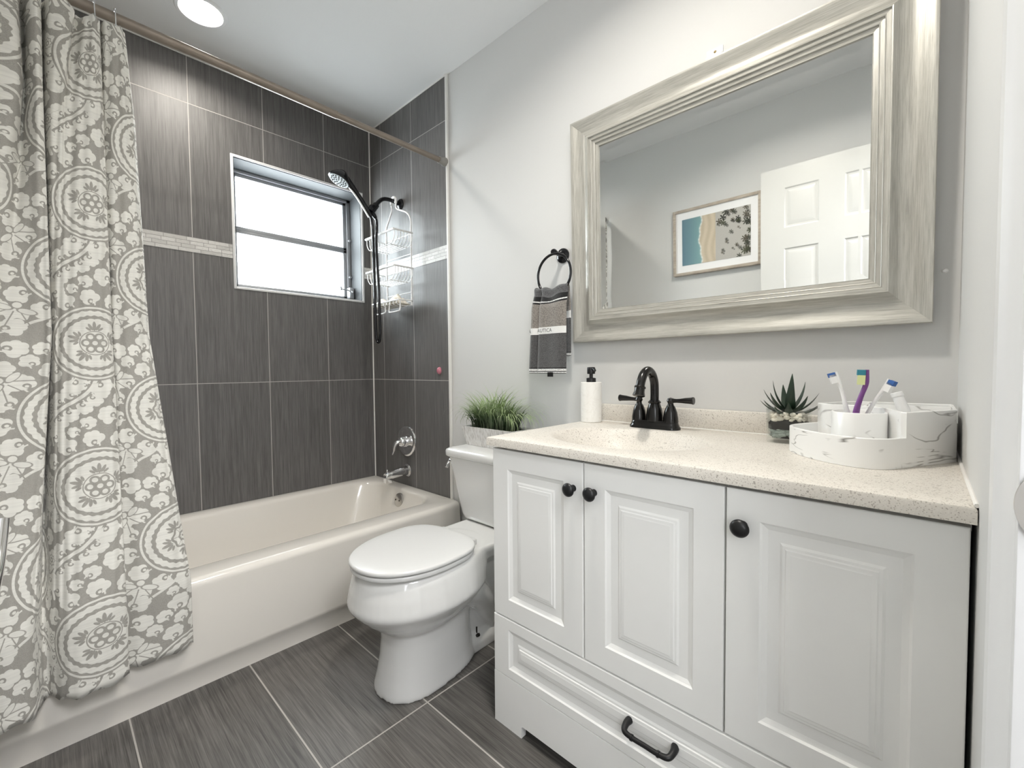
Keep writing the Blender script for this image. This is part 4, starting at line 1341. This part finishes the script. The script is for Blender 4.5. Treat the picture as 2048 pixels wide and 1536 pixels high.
blob_layer('grey_pebbles', M['grey_pebble'], z0 + .015, z0 + .035, 130, (.0050, .0075))
b = MB(); b.loft([octa(hin - .006, .010, z0 + .011), octa(hin - .006, .010, z0 + .030), octa(hin, .010, z0 + .034), octa(hin, .010, z0 + .049), octa(hin - .012, .010, z0 + .064)]); b.build('soil', M['soil'], su, smooth=False)
blob_layer('white_pebbles', M['white_pebble'], z0 + .053, z0 + .072, 150, (.0050, .0070))
for k, (el, az, ln) in enumerate([(86, 0, .074), (70, 200, .066), (62, 120, .060), (68, 35, .064), (58, 290, .060), (46, 180, .062), (40, 10, .062), (44, 235, .058), (38, 320, .058), (50, 90, .056), (24, 215, .060), (20, 20, .060), (18, 350, .060), (22, 160, .058), (26, 280, .052), (16, 250, .050)]):
    a, e_ = math.radians(az), math.radians(el)
    p0 = Vector((gx, gy, z0 + .072)); d = Vector((math.cos(a) * math.cos(e_), math.sin(a) * math.cos(e_), math.sin(e_)))
    upv = Vector((0, 0, 1)) if el < 80 else Vector((0, -1, 0))
    side = d.cross(upv).normalized(); nrm = side.cross(d).normalized()
    b = MB(); rings = []
    for s in range(9):
        f_ = s / 8
        c = p0 + d * (ln * 1.15 * f_) - nrm * (0.012 * math.sin(f_ * 2.2) * (1 if el < 75 else .2)) + Vector((0, 0, .012 * f_ * f_))
        w_ = (.0098 * (1 - f_ ** 1.6) ** .9 + .0004) * (0.75 + .5 * min(1, f_ * 3)); th_ = w_ * .36
        rings.append([c + side * w_, c + nrm * th_ * .4, c - side * w_, c - nrm * th_])
    b.loft(rings); b.build('leaf', M['succulent'], su, angle=25)

# ------------------------------------------------------------------ marbled corner organiser, brushes
og = thing('toiletry_organizer', (2.37, -0.18, KZ1), 'white marbled corner organizer with curved front tray and brush cup', 'organizer')
Z0 = KZ1 + .0005


def thick_wall(b, outl, th, z0, z1, floor=None):
    P = [Vector((x, y, 0)) for x, y in outl]; n_ = len(P)
    area = sum(P[i].x * P[(i + 1) % n_].y - P[(i + 1) % n_].x * P[i].y for i in range(n_))
    sg = 1 if area > 0 else -1
    I = []
    for i in range(n_):
        t1 = (P[i] - P[i - 1]).normalized(); t2 = (P[(i + 1) % n_] - P[i]).normalized()
        n1 = Vector((-t1.y, t1.x, 0)) * sg; n2 = Vector((-t2.y, t2.x, 0)) * sg
        bis = (n1 + n2)
        bis = bis / max(0.5, bis.length) if bis.length > 1e-6 else n1
        k = th / max(0.5, bis.dot(n1) / max(bis.length, 1e-6))
        I.append(P[i] + bis.normalized() * k)
    g = 0.0012
    fl = z0 + .005 if floor is None else floor
    mid = lambda t: [P[i] * (1 - t) + I[i] * t for i in range(n_)]
    at = lambda L_, z: [(p.x, p.y, z) for p in L_]
    b.loft([at(P, z0), at(P, z1 - g), at(mid(g / th * .5), z1 - g * .3), at(mid(g / th), z1), at(mid(1 - g / th), z1), at(I, z1 - g), at(I, fl)])


def cr(pts, n_=6, closed=False): return [(p.x, p.y) for p in smooth_path([(x, y, 0) for x, y in pts], n_, closed)]
front = cr([(2.262, -.140), (2.240, -.185), (2.230, -.235), (2.256, -.287), (2.300, -.330), (2.345, -.354), (2.380, -.357), (2.405, -.340), (2.424, -.308)], 5)
outl = [(2.318, -.040)] + front + [(2.496, -.180), (2.496, -.030), (2.325, -.030)]
b = MB(); thick_wall(b, outl, .0055, Z0, .8615); b.build('tray', M['marble'], og, angle=35)
inner = cr([(2.418, -.302), (2.400, -.245), (2.380, -.205), (2.350, -.178), (2.315, -.168), (2.285, -.160), (2.268, -.138)], 5)
outl = [(2.320, -.038)] + list(reversed(inner)) + [(2.426, -.3045), (2.4955, -.1805), (2.4955, -.0305), (2.327, -.0305)]
b = MB(); thick_wall(b, outl, .0050, Z0 + .006, .9075, .840); b.box((2.352, -.178, .84), (2.357, -.032, .9060), .001); b.box((2.357, -.105, .84), (2.490, -.100, .9060), .001)
b.build('compartment_block', M['marble'], og, angle=35)
cup = cr([(2.395, -.262), (2.388, -.200), (2.352, -.186), (2.318, -.200), (2.306, -.235), (2.318, -.272), (2.350, -.288)], 6, True)
b = MB(); thick_wall(b, cup, .0045, Z0 + .0058, .9000, .820); b.build('brush_cup', M['marble'], og, angle=50)


def toothbrush(label, pts, rr_, hdir, mats, group='toothbrushes in the organizer cup'):
    t = thing('toothbrush', pts[0], label, 'toothbrush', group)
    b = MB(); P = smooth_path(pts, 6)
    b.tube(P, rr_, 12); b.build('handle', mats[0], t)
    a_, d_ = Vector(pts[-2]), Vector(pts[-1])
    ax = (d_ - a_).normalized(); hd = Vector(hdir); hd = (hd - ax * hd.dot(ax)).normalized(); sd = ax.cross(hd)
    def block(f0, f1, h0, h1, name, mat, w_=.0056):
        b = MB()
        o_ = a_.lerp(d_, f0), a_.lerp(d_, f1)
        def q(h): return [o_[0] - sd * w_ + hd * h, o_[1] - sd * w_ + hd * h, o_[1] + sd * w_ + hd * h, o_[0] + sd * w_ + hd * h]
        b.loft([q(h0), q(h1)]); b.build(name, mat, t, smooth=False)
    return block
bl = toothbrush('white toothbrush with pale blue bristle tips leaning left in the marbled cup', [(2.352, -.228, .8215), (2.340, -.232, .870), (2.331, -.236, .905), (2.325, -.237, .935), (2.319, -.238, .958), (2.312, -.239, .981)], [.0052, .0050, .0046, .0040, .0036, .0042, .0034], (-1, -.3, -.15), [M['white_plastic']])
bl(.05, .80, .002, .0135, 'bristles', M['white_plastic']); bl(.62, .98, .002, .0145, 'bristle_tip', M['blue'])
bl = toothbrush('purple toothbrush with teal and yellow bristles in the marbled cup', [(2.345, -.240, .8215), (2.347, -.240, .870), (2.348, -.240, .900), (2.355, -.241, .930), (2.3625, -.241, .956), (2.364, -.242, .985)], [.0058, .0060, .0062, .0050, .0044, .0048, .0036], (-1, -.2, .0), [M['purple']])
bl(-.05, .62, .002, .0140, 'bristles', M['lime']); bl(.60, .98, .002, .0155, 'bristle_tip', M['teal'])
bl = toothbrush('white toothbrush with dark blue bristle tips leaning right in the marbled cup', [(2.345, -.216, .8215), (2.356, -.224, .870), (2.367, -.229, .900), (2.380, -.233, .928), (2.390, -.235, .946), (2.3985, -.236, .966)], [.0046, .0044, .0040, .0036, .0036, .0042, .0034], (.9, -.5, -.3), [M['white_plastic']])
bl(-.10, .70, .002, .0120, 'bristles', M['white_plastic']); bl(.55, .98, .002, .0130, 'bristle_tip', M['blue'])
tm = axis_mat((2.4165, -.118, .900), (-.32, .06, .95))
b = MB(); b.lathe([(0, -.055), (.0088, -.055), (.0098, -.050), (.0100, .022), (.0098, .0270), (.0108, .0275), (.0108, .036), (.0098, .0368), (.0086, .036), (.0080, .026), (0, .026)], tm, 24)
tag(b.build('cosmetic_tube', M['white_plastic']), 'small white open ended tube tilted in the back of the marbled organizer', 'tube')

# ------------------------------------------------------------------ towel ring and towel
RX, RY = 1.436, -0.060
tr = thing('towel_ring', (1.43, 0, 1.43), 'black towel ring with round wall post left of the mirror', 'towel ring')
b = MB(); b.lathe([(0, .012), (.014, .012), (.021, .010), (.0275, .006), (.0285, .001), (.0285, 0)], axis_mat((1.427, .0075, 1.426), (0, -1, 0)), 32)
b.lathe([(.012, .010), (.0105, .022), (.0080, .036), (.0085, .052), (.0110, .060), (.0120, .068), (.0095, .074), (0, .076)], axis_mat((1.427, .0075, 1.426), (.09, -1, .02)), 24)
b.build('wall_post', M['black_gloss'], tr)
RR, RZ = .0765, 1.3425
b = MB(); b.tube([(RX + RR * math.sin(a), RY - .004 + .010 * math.cos(a) * 0, RZ + RR * math.cos(a)) for a in [2 * math.pi * k / 64 for k in range(64)]], .0050, 12, closed=True); b.build('ring', M['black_gloss'], tr)

tw = thing('hand_towel', (RX, RY, 1.27), 'striped grey and black hand towel draped through the black towel ring', 'towel')
ZT = 1.288


def towel_pt(u, s):
    """u across 0..1, s metres along the cloth from the fold: s>0 front, s<0 back"""
    fold = .18 * math.sin(2 * math.pi * (u * 2.1 + .55)) - 1.9 * math.exp(-((u - .205) / .062) ** 2) - 1.1 * (max(0, .09 - u) / .09) ** 2 - 1.2 * (max(0, u - .86) / .14) ** 2
    d = abs(s); k = min(1, d / .30)
    bunch = 1 - min(1, d / .055)
    rq = -math.sqrt(max(0, (RR - .004) ** 2 - min(RR - .006, abs((u - .5) * .135)) ** 2)) + .011
    kk = min(1, d / .10); kk = kk * kk * (3 - 2 * kk)
    rq = -.0585 + .30 * (rq + .0615) + .0045 * math.cos(2 * math.pi * (u * 2.1 + .37)) * max(0, 1 - d / .04)
    ringz = rq * (1 - kk) + kk * -.0585
    bulge = .010 * math.sin(math.pi * u * 3) * bunch
    if s >= 0:
        xl, xr = 1.349 - .020 * k, 1.506 - .002 * k
        x = xl + (xr - xl) * u
        y = RY - .014 - .018 * min(1, d / .06) - fold * .0085 
        z0_ = RZ + ringz - .004
        z = z0_ - d + bulge * .4
    else:
        xl, xr = 1.356, 1.4965
        x = xl + (xr - xl) * u
        y = RY + .014 + .008 * min(1, d / .06) + fold * .004
        z0_ = RZ + ringz - .004
        z = z0_ - d
    if d < .012:
        a = (s / .012) * math.pi / 2
        y = RY - .004 - .016 * math.sin(a) - fold * .004 * max(0, math.sin(a))
        z = RZ + ringz + .012 * (math.cos(a)) - .004 - .0
        f = (s + .012) / .024
        xl = 1.356 * (1 - f) + 1.349 * f; xr = 1.4965 * (1 - f) + 1.506 * f
        x = xl + (xr - xl) * u
    return Vector((x, y, z))


bm = bmesh.new(); uvl = bm.loops.layers.uv.new('UVMap')
svals = [-.245 + .233 * k / 40 for k in range(41)] + [-.012 + .024 * k / 8 for k in range(1, 9)] + [.012 + (.306 - .012) * k / 56 for k in range(1, 57)]
NU = 48
G = [[bm.verts.new(towel_pt(j / NU, s)) for j in range(NU + 1)] for s in svals]
for i in range(len(svals) - 1):
    for j in range(NU):
        f = bm.faces.new((G[i][j], G[i][j + 1], G[i + 1][j + 1], G[i + 1][j])); f.smooth = True
        for lp, sv in zip(f.loops, (svals[i], svals[i], svals[i + 1], svals[i + 1])):
            lp[uvl].uv = (0, abs(sv) if sv >= 0 else abs(sv) + .058)
me = bpy.data.meshes.new('towel_cloth'); bm.to_mesh(me); bm.free(); me.materials.append(M['towel'])
tc_ = bpy.data.objects.new('towel_cloth', me); link(tc_, tw)
md = tc_.modifiers.new('s', 'SOLIDIFY'); md.thickness = .006; md.offset = 0
sb = tc_.modifiers.new('b', 'SUBSURF'); sb.levels = 1; sb.render_levels = 1


def lettering(text, x, s, size, mat):
    cu = bpy.data.curves.new('txt', 'FONT'); cu.body = text; cu.size = size; cu.extrude = 0; cu.resolution_u = 3
    to = bpy.data.objects.new('txt', cu); COL.objects.link(to)
    dg = bpy.context.evaluated_depsgraph_get()
    me0 = bpy.data.meshes.new_from_object(to.evaluated_get(dg))
    bpy.data.objects.remove(to)
    bm = bmesh.new(); bm.from_mesh(me0)
    bmesh.ops.subdivide_edges(bm, edges=bm.edges, cuts=1)
    for v in bm.verts:
        xx = x + v.co.x; u = (xx - 1.3385) / (1.5045 - 1.3385)
        p = towel_pt(min(1, max(0, u)), s)
        v.co = Vector((xx, p.y - .0105, p.z + v.co.y))
    me1 = bpy.data.meshes.new('lettering'); bm.to_mesh(me1); bm.free(); me1.materials.append(mat)
    o = bpy.data.objects.new('lettering', me1); link(o, tc_)
    return o


M['letters'] = simple('letter_thread', C(0.03, 0.03, 0.03), 0.9)
lettering('AUTICA', 1.386, .1525, .0190, M['letters'])
lettering('A', 1.3405, .1525, .0190, M['letters'])
b = MB(); b.box((1.428, -.096, .962), (1.454, -.0945, .979), 0); b.build('care_label', M['black_metal'], tw, smooth=False)

# ------------------------------------------------------------------ wall mirror (top leans out)
TILT = math.radians(1.07)
mi = thing('wall_mirror', (1.98, -0.01, 1.09), 'large rectangular mirror in a wide silver wood frame over the vanity', 'mirror')
MX0, MX1, MZ0, MZ1 = 1.4985, 2.4605, 1.088, 1.876
def mw(x, d, z):
    """point on the leaning mirror: d metres in front of its back plane"""
    h = z - MZ0
    return Vector((x, -.004 - d * math.cos(TILT) - h * math.sin(TILT), MZ0 + h * math.cos(TILT) - d * math.sin(TILT)))
prof = [(0.0, 0.0), (0.0, .0255), (.0015, .0280), (.004, .0280), (.008, .0272), (.016, .0240), (.027, .0195), (.038, .0165), (.049, .0160), (.059, .0190), (.067, .0255), (.0735, .0330), (.076, .0345), (.0785, .0340), (.0795, .0300), (.0880, .0290), (.0890, .0300), (.0905, .0290), (.0910, .0255), (.0990, .0240), (.1000, .0250), (.1015, .0240), (.1020, .0200), (.1110, .0180), (.1125, .0185), (.1135, .0150), (.1140, .0100)]
bm = bmesh.new(); uvl = bm.loops.layers.uv.new('UVMap')
cor = [(MX0, MZ0, 1, 1), (MX1, MZ0, -1, 1), (MX1, MZ1, -1, -1), (MX0, MZ1, 1, -1)]
vl = [0.0]
for a, c in zip(prof[:-1], prof[1:]): vl.append(vl[-1] + math.hypot(c[0] - a[0], c[1] - a[1]))
for k in range(4):
    A, Bq = cor[k], cor[(k + 1) % 4]
    ra = [bm.verts.new(mw(A[0] + A[2] * d, h, A[1] + A[3] * d)) for d, h in prof]
    rb = [bm.verts.new(mw(Bq[0] + Bq[2] * d, h, Bq[1] + Bq[3] * d)) for d, h in prof]
    ln = math.hypot(Bq[0] - A[0], Bq[1] - A[1])
    for i in range(len(prof) - 1):
        f = bm.faces.new((ra[i], rb[i], rb[i + 1], ra[i + 1])); f.smooth = True
        for lp, (uu, vv) in zip(f.loops, ((prof[i][0] + 3 * k, vl[i]), (ln - prof[i][0] + 3 * k, vl[i]), (ln - prof[i + 1][0] + 3 * k, vl[i + 1]), (prof[i + 1][0] + 3 * k, vl[i + 1]))): lp[uvl].uv = (uu, vv)
bmesh.ops.recalc_face_normals(bm, faces=bm.faces)
me = bpy.data.meshes.new('frame'); bm.to_mesh(me); bm.free(); me.materials.append(M['frame_silver'])
try: me.set_sharp_from_angle(angle=math.radians(28))
except Exception: pass
o = bpy.data.objects.new('frame', me); link(o, mi)
b = MB(); b.box((MX0 + .01, -.0035, MZ0 + .01), (MX1 - .01, .0, MZ0 + .012)); 
b.bm.clear()
b.loft([[mw(x, d, z) for x, z in ((MX0 + .003, MZ0 + .003), (MX1 - .003, MZ0 + .003), (MX1 - .003, MZ1 - .003), (MX0 + .003, MZ1 - .003))] for d in (0.0, .004)])
b.build('backing_board', M['oak'], mi, smooth=False)
g = .1125
b = MB()
def gr(i, d): return [mw(x, d, z) for x, z in ((MX0 + g + i, MZ0 + g + i), (MX1 - g - i, MZ0 + g + i), (MX1 - g - i, MZ1 - g - i), (MX0 + g + i, MZ1 - g - i))]
b.loft([gr(0, .009), gr(0, .01365), gr(.0219, .01315)], cap1=False)
b.loft([gr(.0218, .0120), gr(.0218, .0134)])
b.build('mirror_glass', M['mirror'], mi, smooth=False)

b = MB()
b.box((1.960, .004, 1.903), (2.006, .0082, 1.930), .001); b.box((1.960, -.006, 1.898), (2.006, .0075, 1.908), .0015)
hk = b.build('mirror_hanger', M['trim_white']); tag(hk, 'small white hanger bracket with wire showing above the mirror frame', 'hanger')
b = MB(); b.lathe([(0, .0015), (.003, .001), (.004, 0)], axis_mat((1.984, .0040, 1.919), (0, -1, 0)), 12); link_o = b.build('nail', M['brass'], hk)
b = MB(); b.tube([(1.940, .0005, 1.872), (1.962, -.003, 1.897), (2.004, -.003, 1.897), (2.030, .0005, 1.880)], .0016, 6); b.build('wire', M['brass'], hk)
b = MB(); b.lathe([(0, .004), (.003, .004), (.0052, .002), (.0058, 0)], axis_mat((2.478, .0085, 1.203), (0, -1, 0)), 16); tag(b.build('wall_anchor', M['white_plastic']), 'tiny white plastic wall anchor right of the mirror frame', 'anchor')

# ------------------------------------------------------------------ picture on the opposite wall (seen in the mirror)
pc = thing('framed_picture', (1.50, YF, 1.73), 'oak framed aerial beach photograph on the wall opposite the mirror', 'picture')
PX0, PX1, PZ0, PZ1 = 1.246, 1.760, 1.527, 1.940
fwid = .017
b = MB()
for lo, hi in (((PX0, YF + .0005, PZ0), (PX0 + fwid, YF + .026, PZ1)), ((PX1 - fwid, YF + .0005, PZ0), (PX1, YF + .026, PZ1)), ((PX0 + fwid, YF + .0005, PZ0), (PX1 - fwid, YF + .026, PZ0 + fwid)), ((PX0 + fwid, YF + .0005, PZ1 - fwid), (PX1 - fwid, YF + .026, PZ1))): b.box(lo, hi, .0012)
b.build('picture_frame', M['oak'], pc)
b = MB(); b.box((PX0 + .015, YF + .001, PZ0 + .015), (PX1 - .015, YF + .018, PZ1 - .015)); b.build('mat_board', M['mat_board'], pc, smooth=False)
IW, IH = 420, 300
Yq, Xq = np.mgrid[0:IH, 0:IW].astype(np.float32); U = Xq / IW; V = Yq / IH
shore = .285 + .018 * np.sin(V * 7 + 1) + .008 * np.sin(V * 23)
pic = np.zeros((IH, IW, 4), np.float32); pic[..., 3] = 1
sea = np.array([.48, .62, .63]); deep = np.array([.38, .49, .55]); sand = np.array([.76, .71, .63]); sand2 = np.array([.70, .69, .67]); foam = np.array([.86, .87, .86])
nzv = rng.random((IH, IW)).astype(np.float32)
for k in range(3):
    base_ = deep[k] + (sea[k] - deep[k]) * np.clip(U / .27, 0, 1) + .03 * (nzv - .5)
    sd_ = np.where(U > .51, sand2[k], sand[k] + .03 * np.sin(U * 60 + 2 * np.sin(V * 6))) + .05 * (nzv - .5)
    ch = np.where(U < shore, base_, sd_)
    fm = np.exp(-((U - shore) / .013) ** 2) * (.6 + .4 * np.sin(V * 40) ** 2)
    ch = ch * (1 - fm) + foam[k] * fm
    pic[..., k] = ch
rp = random.Random(5)
for k in range(70):
    px_, py_ = rp.uniform(.53, 1.0), rp.random()
    dens = .25 + .75 * (px_ > .8) + .5 * (py_ > .72)
    if rp.random() > dens: continue
    rad_ = rp.uniform(.028, .065) * (1.25 if px_ > .85 or py_ > .75 else .85)
    dx, dy = (U - px_) * IW / IH, V - py_
    rr_ = np.hypot(dx, dy); th_ = np.arctan2(dy, dx)
    star = rad_ * (.55 + .45 * np.cos(th_ * rp.choice([5, 6, 7]) + rp.uniform(0, 6)))
    shd = np.hypot(dx - .03, dy + .03) < rad_ * .55
    for q, cc in enumerate(rp.choice([(.15, .17, .12), (.22, .24, .15), (.27, .25, .19), (.10, .11, .09)])):
        pic[..., q] = np.where(shd, pic[..., q] * .68, pic[..., q])
        pic[..., q] = np.where(rr_ < star, cc + .12 * (nzv - .5), pic[..., q])
im2 = bpy.data.images.new('beach_print', IW, IH); im2.pixels.foreach_set(np.clip(pic, 0, 1).ravel()); im2.update(); im2.pack()
n = NT('beach_print'); ti = n.new('ShaderNodeTexImage', image=im2); n.t.links.new(n.new('ShaderNodeUVMap').outputs[0], ti.inputs[0])
n.set(Base_Color=ti.outputs[0], Roughness=.35)
bm = bmesh.new(); uvl = bm.loops.layers.uv.new('UVMap')
q = [bm.verts.new(p) for p in ((1.304, YF + .0195, 1.588), (1.704, YF + .0195, 1.588), (1.704, YF + .0195, 1.877), (1.304, YF + .0195, 1.877))]
f = bm.faces.new(list(reversed(q)))
for lp in f.loops: lp[uvl].uv = ((lp.vert.co.x - 1.304) / .4, (lp.vert.co.z - 1.588) / .289)
r_ = bmesh.ops.extrude_face_region(bm, geom=[f]); 
for v in [g_ for g_ in r_['geom'] if isinstance(g_, bmesh.types.BMVert)]: v.co.y -= .001
bmesh.ops.recalc_face_normals(bm, faces=bm.faces)
me = bpy.data.meshes.new('print'); bm.to_mesh(me); bm.free(); me.materials.append(n.m)
o = bpy.data.objects.new('print', me); link(o, pc)

# ------------------------------------------------------------------ open six-panel door folded back to the opposite wall
dr1 = bpy.data.objects.new('door_1', None); dr1.location = (2.47, -1.475, 0); COL.objects.link(dr1); dr1.matrix_world = Matrix.Translation((2.47, -1.475, 0)); dr1['kind'] = 'structure'
DX0, DX1, DYA, DYB = 1.770, 2.490, -1.490, -1.455
b = MB()
rel = [(0, 0), (.006, .005), (.014, .0055), (.030, .0015), (.034, .0010)]
cols = [(1.886, 2.038), (2.147, 2.300)] ; cols = [(1.884, 2.040), (2.147, 2.303)]
rowsz = [(1.690, 1.902), (.955, 1.580), (.25, .835)]
xs_ = [DX0] + [c for cc in cols for c in cc] + [DX1 - .09 + .09]
xs_ = [DX0, cols[0][0], cols[0][1], cols[1][0], cols[1][1], DX1]
zs_ = [.008, rowsz[2][0], rowsz[2][1], rowsz[1][0], rowsz[1][1], rowsz[0][0], rowsz[0][1], 2.012]
for face, sgn in ((DYB, -1), (DYA, 1)):
    for i in range(5):
        for j in range(7):
            x0, x1, z0, z1 = xs_[i], xs_[i + 1], zs_[j], zs_[j + 1]
            if i % 2 == 1 and j % 2 == 1:
                b.loft([[(x0 + d, face + sgn * h, z0 + d), (x1 - d, face + sgn * h, z0 + d), (x1 - d, face + sgn * h, z1 - d), (x0 + d, face + sgn * h, z1 - d)] for d, h in rel], cap0=False)
            else:
                b.f([b.v((x0, face, z0)), b.v((x1, face, z0)), b.v((x1, face, z1)), b.v((x0, face, z1))])
for a, c in (((DX0, .008), (DX1, .008)), ((DX1, .008), (DX1, 2.012)), ((DX1, 2.012), (DX0, 2.012)), ((DX0, 2.012), (DX0, .008))):
    b.f([b.v((a[0], DYA, a[1])), b.v((c[0], DYA, c[1])), b.v((c[0], DYB, c[1])), b.v((a[0], DYB, a[1]))])
bmesh.ops.remove_doubles(b.bm, verts=b.bm.verts, dist=.0003)
b.build('door_leaf', M['door_paint'], dr1, angle=15)
b = MB()
b.lathe([(0, .010), (.020, .009), (.031, .005), (.033, 0)], axis_mat((1.832, DYB, .800), (0, 1, 0)), 28)
b.tube([(1.832, DYB + .004, .800), (1.832, DYB + .036, .800)], .010, 14)
b.tube(smooth_path([(1.832, DYB + .032, .800), (1.812, DYB + .034, .785), (1.785, DYB + .036, .786), (1.766, DYB + .040, .808), (1.752, DYB + .0440, .843)], 6), [.011, .011, .010, .009, .008], 14)
b.build('door_handle', M['chrome'], dr1)

bpy.context.view_layer.update()
